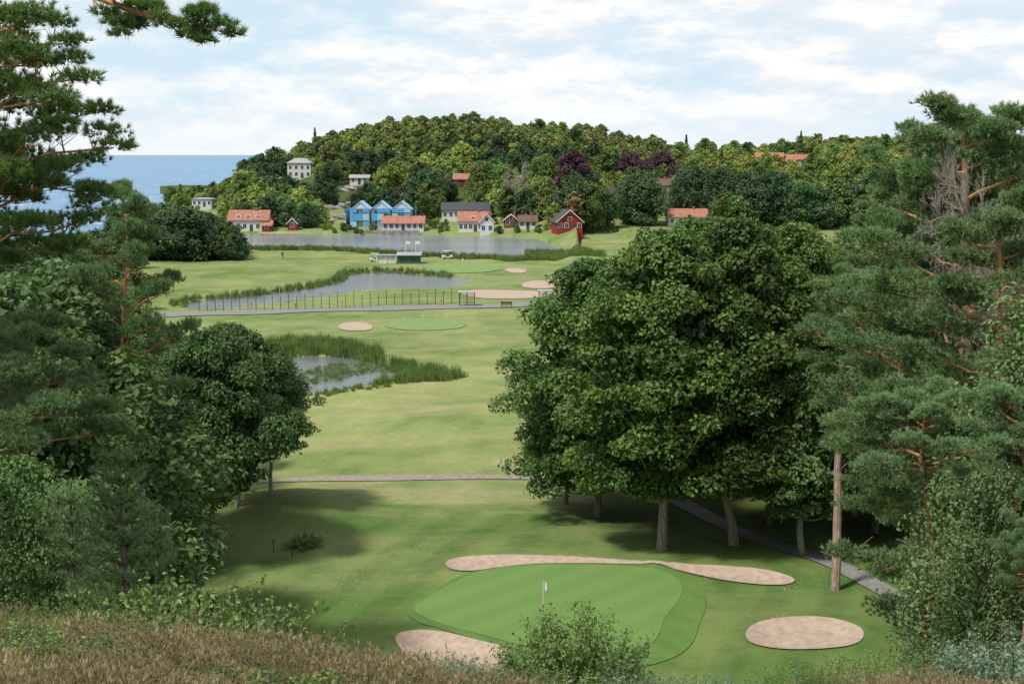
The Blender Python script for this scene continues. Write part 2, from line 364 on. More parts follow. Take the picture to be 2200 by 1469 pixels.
def bare_tree(name,seed,Ht,mat='dead',lev=5,sp=.5,tr=.2,first=14,k0=.6):
    r=np.random.default_rng(seed); mb=MB()
    def br(p,d,L,rad,l):
        n=4; Q=[p]; dd=d.copy()
        for _ in range(n):
            dd=dd+r.normal(size=3)*.14+np.array([0,0,.06]); dd/=np.linalg.norm(dd); Q.append(Q[-1]+dd*L/n)
        Q=np.array(Q); mb.tube(Q,np.linspace(rad,rad*.5,n+1),6 if l>3 else 3,0)
        if l==0: return
        for i in range(5 if l<lev else first):
            s=r.uniform(.3,1)
            q=np.array([np.interp(s,np.linspace(0,1,n+1),Q[:,k]) for k in range(3)])
            nd=dd*.6+r.normal(size=3)*sp; nd/=np.linalg.norm(nd)
            br(q,nd,L*r.uniform(.42,.62)*(1 if l<lev else k0),max(rad*.42,.006),l-1)
    br(np.array([0,0,-1.]),np.array([0,0,1.]),Ht*.75,tr,lev)
    return mb.mesh(name,[M[mat]])
def put_top(name,me,meH,px,d,ytop,rot=None,wide=1.,zoff=0):
    p=sight(px,ytop,d); g=hs(p[0],d)+zoff; s=(p[2]-g)/meH
    return link(name,me,(p[0],d,g),rng.random()*6.28 if rot is None else rot,(s*wide,s*wide,s))
# ------------------------------------------------------------------ ground
az=np.concatenate([np.radians(np.arange(-180,-24,3.)),np.radians(np.arange(-24,24.01,.1)),np.radians(np.arange(27,180,3.))])
rs=[.5]
while rs[-1]<1500: r_=rs[-1]; rs.append(r_+min(8,max(.28,r_*r_/24*.0010)))
rs+=list(np.geomspace(1600,30000,20)); rs=np.array(rs)
A,Rr=np.meshgrid(az,rs); X=np.sin(A)*Rr; Y=np.cos(A)*Rr; Z=h(X,Y)
nr,na=X.shape
gi=np.arange(nr-1)[:,None]*na; gj=np.arange(na)[None]; gj2=(gj+1)%na
Fg=np.stack([gi+gj,gi+gj2,gi+na+gj2,gi+na+gj],-1).reshape(-1,4)[:,::-1]
gb=MB(); V=np.stack([X,Y,Z],-1).reshape(-1,3); gb.add(V,Fg)
gb.add([[0,0,float(Z[0].mean())]],np.zeros((0,3),int))
xs=V[:,0];ys=V[:,1]; us=xs/np.maximum(ys,1)
lush=np.interp(ys,[0,62,90,98,103,108,150,165,215,225,300,420],[.85,.92,.88,.65,.42,.15,.12,.4,.42,.52,.45,.5])
dry=np.interp(ys,[0,60,90,97,110,150,170,215,300],[.1,.18,.4,.8,.78,.72,.55,.45,.45])
wild=1-sstep(36,56,ys)
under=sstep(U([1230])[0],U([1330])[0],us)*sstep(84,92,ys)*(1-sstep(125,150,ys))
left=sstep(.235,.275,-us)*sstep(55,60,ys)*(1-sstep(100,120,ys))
mound=np.exp(-(((xs+17.)/3.6)**2+((ys-92)/5.)**2))
rgh=sum(wt_*np.exp(-(((xs-a_)/b_)**2+((ys-c_)/d_)**2)) for a_,b_,c_,d_,wt_ in [(10,7,122,5,.6),(-12,8,110,3,.4),(3,14,158,5,.4),(-30,25,178,6,.45),(20,18,200,6,.45),(0,9,134,3,.45),(30,30,262,9,.5),(-55,30,300,10,.3)])
yh=np.interp(us,Y0U,Y0V); yh=np.where(us>U([1240])[0],435,yh)
hillm=sstep(45,75,ys-yh)
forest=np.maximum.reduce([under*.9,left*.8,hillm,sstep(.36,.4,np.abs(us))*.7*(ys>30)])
rough=np.clip(mound*1.2,0,1)
me=gb.mesh('ground',[],smooth=True)
for nm,arr in (('lush',np.clip(lush+rgh,0,1.1)),('dry',dry),('wild',wild),('forest',forest),('rough',rough)):
    a=me.attributes.new(nm,'FLOAT','POINT'); a.data.foreach_set('value',np.concatenate([arr,[.5]]).astype(np.float32))
m,nt,out=newmat('ground_turf')
at=lambda n:N(nt,'ShaderNodeAttribute',attribute_name=n).outputs['Fac']
g=geo(nt)
n_big=noise(nt,.09,6,.66,geo(nt,(1,.6,1)),.38,.62); n_mid=noise(nt,.4,6,.65,g,.36,.64); n_fine=noise(nt,3.5,6,.7,g,.3,.7); n_str=noise(nt,.10,7,.72,geo(nt,(.6,1.6,1)),.44,.60)
lf=mth(nt,'ADD',at('lush'),mth(nt,'MULTIPLY',mth(nt,'SUBTRACT',n_big,.5),.75)); 
lf=rmap(nt,lf,0,1)
c=mixc(nt,lf,(.315,.345,.135),(.070,.148,.032))
df=mth(nt,'MULTIPLY',at('dry'),n_str)
c=mixc(nt,df,c,(.42,.365,.195))
c=mixc(nt,mth(nt,'MULTIPLY',n_mid,.32),c,(.12,.185,.045))
c=mixc(nt,rmap(nt,n_fine,0,1,0,.38),c,(.06,.095,.022))
wv=N(nt,'ShaderNodeTexWave'); mp=N(nt,'ShaderNodeMapping'); mp.inputs['Rotation'].default_value=(0,0,.35); nt.links.new(g,mp.inputs[0]); nt.links.new(mp.outputs[0],wv.inputs[0]); wv.inputs['Scale'].default_value=.10; wv.inputs['Distortion'].default_value=4.; wv.inputs['Detail'].default_value=2; wv.inputs['Detail Scale'].default_value=.3
c=mixc(nt,mth(nt,'MULTIPLY',rmap(nt,wv.outputs['Fac'],.3,.7),.2),c,(.20,.28,.075))
cl_=mth(nt,'MULTIPLY',noise(nt,9,2,.5,g,.66,.70),mth(nt,'MULTIPLY',noise(nt,.16,3,.5,g,.5,.62),at('lush')))
c=mixc(nt,mth(nt,'MULTIPLY',cl_,.75),c,(.6,.6,.5))
c=mixc(nt,mth(nt,'MULTIPLY',at('rough'),.7),c,mixc(nt,n_fine,(.06,.08,.02),(.14,.14,.05)))
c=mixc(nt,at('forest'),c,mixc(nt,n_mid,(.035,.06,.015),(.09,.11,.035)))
wc=mixc(nt,noise(nt,1.3,6,.7,g,.4,.6),mixc(nt,n_fine,(.06,.07,.02),(.14,.15,.05)),mixc(nt,n_fine,(.12,.09,.05),(.24,.19,.12)))
c=mixc(nt,at('wild'),c,wc)
princ(nt,out,c,.95,.1,noise(nt,6,6,.7,g),.7,.10)
me.materials.append(m); link('ground',me)
# ------------------------------------------------------------------ surface sheets
def sheet(name,P,off,mat,rings=10,hf=h):
    c=P.mean(0); mb=MB(); n=len(P); t=np.linspace(1,0,rings+1)[:-1]
    Q=np.concatenate([c+(P-c)*s for s in t]+[c[None]]); z=hf(Q[:,0],Q[:,1])+off
    V=np.column_stack([Q,z]); i=np.arange(rings-1)[:,None]*n; j=np.arange(n)[None]; j2=(j+1)%n
    Fq=np.stack([i+j,i+j2,i+n+j2,i+n+j],-1).reshape(-1,4)
    b=(rings-1)*n; Ft=np.stack([b+np.arange(n),b+(np.arange(n)+1)%n,np.full(n,rings*n)],-1)
    mb.add(V,Fq); mb.F.append((Ft,0,np.full(n,.5)))
    me=mb.mesh(name,[mat],smooth=True)
    bm=bmesh.new(); bm.from_mesh(me); bmesh.ops.recalc_face_normals(bm,faces=bm.faces)
    if sum(f.normal.z for f in bm.faces)<0: bmesh.ops.reverse_faces(bm,faces=bm.faces)
    bm.to_mesh(me); bm.free()
    return link(name,me)
m_sand=mat_noise('bunker_sand',(.36,.27,.21),(.47,.365,.285),2.5,.95,.1,bs=.5,bd=.04)
def turf(name,a,b,sc,rot,dist=1.,mixf=.5):
    m,nt,out=newmat(name); g=geo(nt)
    wv=N(nt,'ShaderNodeTexWave'); mp=N(nt,'ShaderNodeMapping'); mp.inputs['Rotation'].default_value=(0,0,rot); nt.links.new(g,mp.inputs[0]); nt.links.new(mp.outputs[0],wv.inputs[0])
    wv.inputs['Scale'].default_value=sc; wv.inputs['Distortion'].default_value=dist; wv.inputs['Detail'].default_value=1; wv.inputs['Detail Scale'].default_value=.2
    c=mixc(nt,rmap(nt,wv.outputs['Fac'],.25,.75),a,b)
    c=mixc(nt,mth(nt,'MULTIPLY',noise(nt,.5,6,.65,g,.35,.7),.4),c,(.19,.26,.075))
    c=mixc(nt,rmap(nt,noise(nt,9,5,.7,g,.3,.7),0,1,0,.25),c,(.07,.125,.03))
    princ(nt,out,c,.9,.15,noise(nt,12,4,.7,g),.3,.02); return m
m_green=turf('green_turf',(.128,.235,.064),(.145,.258,.072),.14,.75,1.0)
m_apron=turf('apron_turf',(.088,.175,.04),(.10,.192,.046),.22,-.5,1.2)
m_green2=turf('far_green_turf',(.19,.28,.10),(.205,.295,.11),.12,.2)
ap=sheet('putting_green',APRON,.04,m_apron,14); gs=sheet('cut_surface',GREEN,.06,m_green,14); gs.parent=ap
sheet('putting_green',GREEN2,.08,m_green2,5); sheet('putting_green',GREEN3,.10,m_green2,5)
for b in BUNK: sheet('sand_bunker',b,.06 if b[:,1].mean()<100 else .09,m_sand,10)
def strip(name,pts,width,off,mat,px=True,n=3):
    C=np.array([hitgolf(*p) for p in pts]) if px else np.array(pts,float)
    C=chaikin(C,n,False); 
    L=np.concatenate([[0],np.cumsum(np.linalg.norm(np.diff(C,axis=0),axis=1))]); m=max(8,int(L[-1]/.8)); s=np.linspace(0,L[-1],m)
    C=np.column_stack([np.interp(s,L,C[:,0]),np.interp(s,L,C[:,1])])
    T=np.gradient(C,axis=0);T/=np.linalg.norm(T,axis=1)[:,None]; Nn=np.column_stack([-T[:,1],T[:,0]])
    cols=7; Q=np.concatenate([(C+Nn*width*(q-.5))[:,None] for q in np.linspace(0,1,cols)],1); z=h(Q[...,0],Q[...,1])+off
    V=np.concatenate([Q,z[...,None]],-1).reshape(-1,3); i=np.arange(m-1)[:,None]*cols; j=np.arange(cols-1)[None]
    Fc=np.stack([i+j+1,i+j,i+cols+j,i+cols+j+1],-1).reshape(-1,4)
    mb=MB(); mb.add(V,Fc); return link(name,mb.mesh(name,[mat],True)),C
m_asph=mat_noise('asphalt',(.17,.165,.16),(.27,.26,.25),5,.9,.2,bs=.2)
m_path=mat_noise('path_gravel',(.22,.19,.155),(.33,.285,.24),3,.95,.1)
m_line=mat_noise('road_paint',(.5,.5,.48),(.6,.6,.58),5)
road,RC=strip('road',[(150,690),(300,681),(480,673),(760,664),(960,660),(1210,652),(1400,645),(1700,640)],6.2,.10,m_asph)
strip('footpath',[(560,1034),(680,1030),(900,1028),(1100,1026),(1250,1024),(1500,1020)],1.4,.06,m_path)
strip('cart_path',[(1440,1065),(1520,1110),(1600,1150),(1690,1178),(1790,1208),(1880,1258),(1965,1303),(2040,1345),(2120,1380)],1.5,.07,m_asph)
el,_=strip('edge_line',RC[::6]+np.array([0,2.7]),.18,.13,m_line,px=False,n=1); el.parent=road
el,_=strip('edge_line',RC[::6]-np.array([0,2.7]),.18,.13,m_line,px=False,n=1); el.parent=road
# ------------------------------------------------------------------ water
def mat_water(name,col,sc,bs,rough,spec=.5,foam_glint=0):
    m,nt,out=newmat(name); g=geo(nt,sc)
    n1=noise(nt,1,5,.6,g)
    c=mixc(nt,noise(nt,.012,4,.6,geo(nt,(1,4,1)),.35,.65),col,tuple(min(1,v*1.5) for v in col))
    if foam_glint: c=mixc(nt,mth(nt,'MULTIPLY',noise(nt,.8,6,.75,geo(nt,(.1,.04,.1)),.57,.66),foam_glint),c,(.8,.85,.9))  # pale patches: foam, plus sparkle painted into the sea colour
    princ(nt,out,c,rough,spec,n1,bs,.5); return m
def water(name,P,z,mat):
    mb=MB(); mb.add(np.column_stack([P,np.full(len(P),z)]),[list(range(len(P)))]); me=mb.mesh(name,[mat])
    o=link(name,me)
    if me.polygons[0].normal.z<0: me.flip_normals()
    return o
grow=lambda P,k:P.mean(0)+(P-P.mean(0))*k
m_pond=mat_water('pond_water',(.12,.13,.14),(2,2,2),.25,.08)
water('pond_water',grow(POND_A,1.03),-.22,m_pond); water('pond_water',grow(POND_B,1.03),-.22,m_pond)
m_lake=mat_water('lake_water',(.15,.17,.20),(.9,.9,.9),.45,.12)
water('lake_water',np.array([(-160,290),(80,290),(60,480),(-62,480),(-160,400)]),-.44,m_lake)
m_sea=mat_water('sea_water',(.085,.20,.32),(.12,.06,.1),.6,.4,.35,.6)
water('sea_water',np.array([(-40000,260),(40000,260),(40000,45000),(-40000,45000)]),-.6,m_sea)
# ------------------------------------------------------------------ scatter via geometry nodes
def scatter(name,P,idx,scl,rot,protos):
    col=bpy.data.collections.new(name+'_sources')
    for i,p in enumerate(protos):
        o=bpy.data.objects.new('%s_src_%02d'%(name,i),p); col.objects.link(o)
    me=bpy.data.meshes.new(name); P=np.asarray(P,float); me.vertices.add(len(P)); me.vertices.foreach_set('co',P.ravel())
    a=me.attributes.new('idx','INT','POINT'); a.data.foreach_set('value',np.asarray(idx,np.int32))
    s=np.asarray(scl,float); s=np.column_stack([s,s,s]) if s.ndim==1 else s
    a=me.attributes.new('scl','FLOAT_VECTOR','POINT'); a.data.foreach_set('vector',s.astype(np.float32).ravel())
    a=me.attributes.new('rot','FLOAT_VECTOR','POINT'); a.data.foreach_set('vector',np.asarray(rot,np.float32).ravel())
    ng=bpy.data.node_groups.new(name,'GeometryNodeTree')
    ng.interface.new_socket('Geometry',in_out='INPUT',socket_type='NodeSocketGeometry'); ng.interface.new_socket('Geometry',in_out='OUTPUT',socket_type='NodeSocketGeometry')
    gi=ng.nodes.new('NodeGroupInput');go=ng.nodes.new('NodeGroupOutput'); ci=ng.nodes.new('GeometryNodeCollectionInfo'); ci.inputs[0].default_value=col
    ci.inputs['Separate Children'].default_value=True; ci.inputs['Reset Children'].default_value=True
    ip=ng.nodes.new('GeometryNodeInstanceOnPoints'); ip.inputs['Pick Instance'].default_value=True
    ng.links.new(gi.outputs[0],ip.inputs['Points']); ng.links.new(ci.outputs[0],ip.inputs['Instance'])
    for nm,dt,so in (('idx','INT','Instance Index'),('scl','FLOAT_VECTOR','Scale'),('rot','FLOAT_VECTOR','Rotation')):
        na_=ng.nodes.new('GeometryNodeInputNamedAttribute'); na_.data_type=dt; na_.inputs[0].default_value=nm
        o=[s_ for s_ in na_.outputs if s_.name=='Attribute' and s_.enabled][0]; ng.links.new(o,ip.inputs[so])
    ng.links.new(ip.outputs[0],go.inputs[0])
    o=link(name,me); md=o.modifiers.new('scatter','NODES'); md.node_group=ng; return o
rotz=lambda n,t=.0:np.column_stack([rng.normal(size=n)*t,rng.normal(size=n)*t,rng.random(n)*6.283])
# ------------------------------------------------------------------ houses
def cmat(name,c,r=.7,s=.2): return mat_noise(name,tuple(v*.88 for v in c),c,1.5,r,s,bs=.1)
W_w=cmat('white_boards',(.66,.65,.62)); W_r=cmat('red_boards',(.30,.035,.03)); W_b=cmat('brown_boards',(.16,.08,.04)); W_c=cmat('cream_render',(.55,.48,.36))
R_t=mat_noise('clay_tiles',(.26,.11,.075),(.42,.20,.14),1.2,.85,.2,(1,1,3)); R_d=cmat('dark_roofing',(.07,.07,.08)); R_g=cmat('grey_roofing',(.34,.35,.36)); R_b=cmat('brown_roofing',(.14,.09,.07))
M_gl=cmat('window_glass',(.05,.06,.08),.15,.6); M_fr=cmat('window_frame',(.75,.75,.73)); M_br=cmat('chimney_brick',(.3,.12,.08))
HOUSES=[]
def house(name,px,pyb,wpx,wall_h,roof_h,depth=7.,ridge='x',yaw=0.,wall=W_w,roof=R_t,cols=4,rows=1,chim=True,door=True,hip=False,dormers=0,clear=18,porch=False,loc=None,up=0.):
    xy=hit(px,pyb,zmin=200) if loc is None else loc
    x,y=xy; w=wpx*y/F; z=hs(x,y)+up
    e=bpy.data.objects.new(name,None); S.collection.objects.link(e); e.location=(x,y,z); e.rotation_euler=(0,0,yaw)
    HOUSES.append((x,y,w,depth,clear))
    a=w/2; D=depth; b=MB()
    b.box(-a,a,0,D,-3-up,wall_h)
    ov=.45; th=.18; r=MB()
    if ridge=='x':
        if hip:
            q=min(a*.55,D*.5)
            o=[(-a-ov,-ov,wall_h),(a+ov,-ov,wall_h),(a+ov,D+ov,wall_h),(-a-ov,D+ov,wall_h),(-a+q,D/2,wall_h+roof_h),(a-q,D/2,wall_h+roof_h)]
            r.add(o,[(0,1,5,4),(2,3,4,5)]); r.add(o,[(1,2,5),(3,0,4)]); r.add(o,[(3,2,1,0)])
        else:
            b.add([(-a,0,wall_h),(-a,D,wall_h),(-a,D/2,wall_h+roof_h),(a,0,wall_h),(a,D,wall_h),(a,D/2,wall_h+roof_h)],[(0,2,1),(3,4,5)])
            sl=roof_h/(D/2)
            for s in (0,1):
                y0=-ov if s==0 else D+ov; zz=wall_h-ov*sl
                V=[(-a-ov,y0,zz),(a+ov,y0,zz),(a+ov,D/2,wall_h+roof_h),(-a-ov,D/2,wall_h+roof_h)]; V+=[(p,q,t+th) for p,q,t in V]
                r.add(V,[(0,1,2,3),(4,5,6,7),(0,1,5,4),(1,2,6,5),(3,0,4,7)])
    else:
        b.add([(-a,0,wall_h),(a,0,wall_h),(0,0,wall_h+roof_h),(-a,D,wall_h),(a,D,wall_h),(0,D,wall_h+roof_h)],[(0,1,2),(4,3,5)])
        sl=roof_h/a
        for s in (-1,1):
            V=[(s*(a+ov),-ov,wall_h-ov*sl),(s*(a+ov),D+ov,wall_h-ov*sl),(0,D+ov,wall_h+roof_h),(0,-ov,wall_h+roof_h)]; V+=[(p,q,t+th) for p,q,t in V]
            r.add(V,[(0,1,2,3),(4,5,6,7),(0,1,5,4),(1,2,6,5),(3,0,4,7)])
        t_=MB()
        for s in (-1,1):
            V=[(s*(a+ov),-ov-.05,wall_h-ov*sl),(s*(a+ov),-ov-.05,wall_h-ov*sl+.28),(0,-ov-.05,wall_h+roof_h+.25),(0,-ov-.05,wall_h+roof_h-.05)]; t_.add(V,[(0,1,2,3)])
        link('bargeboard',t_.mesh('bargeboard',[M_fr]),parent=e)
    link('walls',b.mesh('walls',[wall]),parent=e); link('roof',r.mesh('roof',[roof]),parent=e)
    wi=MB()
    for k in range(rows):
        zc=1.0+k*2.7
        for i in range(cols):
            xc=-a+(i+.5)*w/cols
            if door and k==0 and i==cols//2: continue
            wi.box(xc-.62,xc+.62,-.06,0,zc-.1,zc+1.4,1); wi.box(xc-.5,xc-.04,-.10,-.06,zc,zc+1.3,0); wi.box(xc+.04,xc+.5,-.10,-.06,zc,zc+1.3,0)
        for yy in (D*.3,D*.7):
            for s in (-1,1):
                x0,x1=(s*a,s*(a+.06)) if s>0 else (s*(a+.06),s*a)
                wi.box(x0,x1,yy-.55,yy+.55,zc,zc+1.3,0)
    if ridge=='y': wi.box(-.6,.6,-.06,0,wall_h+.2,wall_h+1.4,1); wi.box(-.48,.48,-.1,-.06,wall_h+.3,wall_h+1.3,0)
    for i in range(dormers):
        xc=-a+(i+1)*w/(dormers+1); zb=wall_h+.1
        wi.box(xc-.8,xc+.8,D*.12,D*.4,zb,zb+1.25,1); wi.box(xc-.5,xc+.5,D*.12-.05,D*.12,zb+.3,zb+1.1,0)
    if wi.V: link('windows',wi.mesh('windows',[M_gl,M_fr]),parent=e)
    if door:
        dm=MB(); xc=-a+(cols//2+.5)*w/cols; dm.box(xc-.5,xc+.5,-.08,0,0,2.1); link('door',dm.mesh('door',[R_d]),parent=e)
    if chim:
        cm=MB(); cm.box(a*.3,a*.3+.7,D*.45,D*.45+.7,wall_h+roof_h*.6,wall_h+roof_h+.9); link('chimney',cm.mesh('chimney',[M_br]),parent=e)
    return e
house('white_villa',643,387,50,6.0,2.0,8,hip=True,roof=R_g,rows=2,cols=4,clear=45,up=.8)
house('white_house',533,497,84,3.6,2.7,8,roof=R_t,rows=1,cols=6,dormers=3,clear=10)
house('red_shed',573,498,20,2.0,1.3,4,wall=W_r,cols=1,chim=False,door=False,roof=R_t)
house('red_shed',628,495,20,2.2,1.4,4,ridge='y',wall=W_r,roof=R_d,cols=1,chim=False,door=False)
house('white_bungalow',866,497,88,2.5,1.9,8,rows=1,cols=7,clear=10)
house('white_lodge',1000,476,100,3.0,2.2,9,roof=R_d,cols=8,clear=25,up=.7)
house('white_house',1016,498,62,3.3,2.6,8,roof=R_t,cols=6,dormers=1,clear=10)
house('white_house',1046,498,30,3.4,2.4,9,ridge='y',roof=R_t,cols=2,door=False,clear=10,loc=hit(1046,499,zmin=200)+np.array([0,-1.5]))
house('brown_cottage',1098,490,30,2.4,1.7,6,ridge='y',wall=W_b,roof=R_t,cols=2,clear=12)
house('white_cottage',1134,492,38,2.3,1.7,6,roof=R_b,cols=3,clear=12)
house('red_house',1224,497,56,2.7,3.2,9,ridge='y',yaw=.15,wall=W_r,roof=R_d,cols=4,clear=12)
house('brown_chalet',992,404,34,2.4,1.8,7,ridge='x',wall=W_b,roof=R_t,cols=3,clear=50,up=.8)
house('red_cottage',1309,441,30,3.0,2.0,7,wall=W_r,roof=R_d,cols=2,clear=50,up=.8)
house('white_house',434,452,42,3.2,.5,8,hip=True,roof=R_g,cols=4,chim=False,clear=50,up=1.5)
house('white_cottage',772,402,40,2.4,1.0,7,roof=R_g,cols=3,clear=50,up=1)
house('cream_house',1478,486,84,3.0,2.3,8,wall=W_w,roof=R_t,cols=5,clear=10)
house('cream_house',1655,352,60,3.0,1.8,9,wall=W_w,roof=R_t,cols=5,clear=40,up=0)
house('brick_house',1718,358,50,3.0,2.0,9,wall=W_c,roof=R_t,cols=4,clear=40,up=0)
house('cream_house',1420,425,55,3.5,2.3,9,wall=W_c,roof=R_b,cols=4,clear=50,up=1)
house('brick_house',1800,440,50,3.5,2.3,9,wall=W_c,roof=R_t,cols=4,clear=40)
house('brick_house',1530,334,30,4,2.3,9,wall=W_c,roof=R_t,cols=3,clear=30,up=0)
m_net=cmat('scaffold_netting',(.10,.38,.68),.8); m_net2=cmat('scaffold_netting_pale',(.36,.57,.72),.8); m_st=cmat('scaffold_tube',(.35,.5,.6),.5,.4)
xy=hit(818,486,zmin=200); x,y=xy; e=bpy.data.objects.new('scaffolded_gable_building',None); S.collection.objects.link(e); zb=hs(x,y); e.location=(x,y,zb)
wt=132*y/F; wu=wt/3; HOUSES.append((x,y,wt,10,25))
b=MB();r=MB();n_=MB();sc_=MB();wi=MB()
for i in range(3):
    c0=-wt/2+wu*(i+.5); a=wu/2-.25; off=.6*i
    b.box(c0-a,c0+a,off,10,-3,5.2); b.add([(c0-a,off,5.2),(c0+a,off,5.2),(c0,off,7.7),(c0-a,10,5.2),(c0+a,10,5.2),(c0,10,7.7)],[(0,1,2),(4,3,5)])
    for s in (-1,1):
        V=[(c0+s*(a+.3),off-.3,5.0),(c0+s*(a+.3),10.3,5.0),(c0,10.3,7.75),(c0,off-.3,7.75)]; V+=[(p,q,t+.15) for p,q,t in V]
        r.add(V,[(0,1,2,3),(4,5,6,7),(0,1,5,4),(3,0,4,7)])
    for k in range(3):
        z0=[-.5,1.9,4.3][k]; z1=z0+[2.0,2.1,1.2][k]
        for j in range(3):
            x0=c0-a+j*2*a/3+.06; x1=x0+2*a/3-.12
            if (i+j+k*2)%4==1: continue
            n_.box(x0,x1,off-1.25,off-1.22,z0,z1,(i+j+k)%3==0)
    for xx in np.linspace(c0-a,c0+a,4):
        sc_.box(xx-.05,xx+.05,off-1.2,off-1.1,-2.5,6.2)
        sc_.box(xx-.05,xx+.05,off-.2,off-.1,-2.5,5.6)
    for zz in (1.7,3.9,5.6): sc_.box(c0-a-.2,c0+a+.2,off-1.2,off-.1,zz,zz+.07)
    for k in range(2): 
        for j in (-1,1): wi.box(c0+j*1.2-.6,c0+j*1.2+.6,off-.04,off,.8+2.6*k,2.2+2.6*k)
n_.box(-wt/2-1.1,-wt/2-1.06,-1,9,-1,5.6,0); n_.box(wt/2+1.06,wt/2+1.1,.6,9,-1,6.2,0)
link('walls',b.mesh('walls',[cmat('pale_wall',(.5,.6,.66))]),parent=e); link('roof',r.mesh('roof',[m_net2]),parent=e)
link('netting',n_.mesh('netting',[m_net,m_net2]),parent=e); link('scaffold',sc_.mesh('scaffold',[m_st]),parent=e); link('windows',wi.mesh('windows',[M_gl]),parent=e)
def rock(name,seed,x,y,s,mat,zo=0):
    r=np.random.default_rng(seed)
    bm=bmesh.new(); bmesh.ops.create_icosphere(bm,subdivisions=3,radius=1)
    for v in bm.verts:
        p=v.co; k=1+.22*math.sin(p.x*3+seed)*math.cos(p.y*4+seed)+.15*math.sin(p.z*6+p.x*5)+r.normal()*.02
        v.co=Vector((p.x*s[0]*k,p.y*s[1]*k,p.z*s[2]*k))
    me=bpy.data.meshes.new(name); bm.to_mesh(me); bm.free(); me.materials.append(mat); return link(name,me,(x,y,hs(x,y)+zo))
m_rock=mat_noise('granite',(.16,.15,.14),(.36,.34,.32),1.2,.9,.2,bs=.8,bd=.1)
for i,(px,py,sx) in enumerate([(735,470,4),(758,480,3),(600,389,5),(720,398,4),(760,408,5),(830,418,5),(560,400,6),(700,420,4),(1290,470,4),(690,452,5),(745,445,4),(575,392,5),(855,425,4)]):
    q=hit(px,py,zmin=200); rock('rock_outcrop',i,q[0],q[1],(sx,2.5,1.6),m_rock); HOUSES.append((q[0],q[1],sx,1,22))
mb=MB()
for px in range(752,900,9):
    q=hit(px,500,zmin=200); mb.box(q[0]-.75,q[0]+.75,q[1]-.3,q[1]+.3,-1,hs(q[0],q[1])+.7)
link('stone_sea_wall',mb.mesh('stone_sea_wall',[m_rock]))
mb=MB(); q0=hit(560,500,zmin=200)
mb.box(q0[0],q0[0]+13,q0[1]-4,q0[1]-2,.1,.3)
for i in range(7): mb.box(q0[0]+i*2,q0[0]+i*2+.2,q0[1]-4,q0[1]-3.8,-2,.1)
link('wooden_jetty',mb.mesh('wooden_jetty',[W_c]))
# ------------------------------------------------------------------ forest masses
def fproto(n,seed,leaf,Ht,R,base,nb=26,nl=75,size=.62,**k): return broadleaf(n,seed,Ht,R,base,nb,nl,size,leaf,'bark',.2,inner=.5,**k)
def conifer(name,seed,Ht,R):
    r=np.random.default_rng(seed);mb=MB(); mb.tube([[0,0,-1],[0,0,Ht]],[.2,.03],5,0)
    n=1500; q=r.random(n)**1.3; a=r.random(n)*6.28; lay=.75+.25*np.sin(q*40); rr=R*(1-q)*lay*r.uniform(.5,1.1,n)+.1
    P=np.stack([np.cos(a)*rr,np.sin(a)*rr,1+(Ht-1)*q],1); mb.leaves(P,np.stack([np.cos(a),np.sin(a),np.full(n,.9)],1)+r.normal(size=(n,3))*.3,.6,1,r.random(n),r=r); return mb.mesh(name,[M['bark'],M['f_dark']])
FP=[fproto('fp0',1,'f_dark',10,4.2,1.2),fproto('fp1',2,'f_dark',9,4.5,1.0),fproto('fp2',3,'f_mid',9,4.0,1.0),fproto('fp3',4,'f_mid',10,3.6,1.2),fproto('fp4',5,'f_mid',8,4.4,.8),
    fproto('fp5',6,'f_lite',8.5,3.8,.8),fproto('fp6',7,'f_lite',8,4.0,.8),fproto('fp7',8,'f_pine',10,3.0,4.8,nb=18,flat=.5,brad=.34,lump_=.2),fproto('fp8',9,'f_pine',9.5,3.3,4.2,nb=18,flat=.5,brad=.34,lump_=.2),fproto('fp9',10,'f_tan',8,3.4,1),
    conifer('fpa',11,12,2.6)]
pts=[]
sp=5.9
for gx in np.arange(-215,300,sp):
    for gy in np.arange(425,800,sp):
        x=gx+rng.uniform(-.5,.5)*sp*.9;y=gy+rng.uniform(-.5,.5)*sp*.9
        u=x/y
        if u<U([350])[0] or u>.37: continue
        pts.append((x,y))
pts=np.array(pts); zt=h(pts[:,0],pts[:,1]); uu=pts[:,0]/pts[:,1]
y0=np.where(uu>U([1240])[0],435,np.interp(uu,Y0U,Y0V)); yr=645
keep=(zt>.9)&(pts[:,1]<yr+75)
pp=1100+uu*F
band=pts[:,1]-y0
kb=np.interp(pp,[340,500,520,680,700,1180,1290,1320,1450,1500,2000],[0,0,12,14,26,32,32,20,10,6,0])
keep&=(band>kb)
for (x,y,w,d,cl) in HOUSES:
    keep&=~((np.abs(pts[:,0]-x*pts[:,1]/y)<w/2+3.0)&(pts[:,1]>y-cl)&(pts[:,1]<y+d+3.0))
for px0,px1,d0,d1 in [(1180,1265,450,500),(700,760,500,530),(560,620,560,600),(1270,1340,440,470),(1370,1450,435,470)]:
    keep&=~((pp>px0)&(pp<px1)&(pts[:,1]>d0)&(pts[:,1]<d1)&(rng.random(len(pts))<.9))
pts=pts[keep];zt=zt[keep];pp=pp[keep]; n=len(pts); t=(pts[:,1]-435)/205
cl=np.sin(pts[:,0]*.06+1)*np.cos(pts[:,1]*.065)+.6*np.sin(pts[:,0]*.14+pts[:,1]*.09)
rr=rng.random(n); ids=np.zeros(n,int)
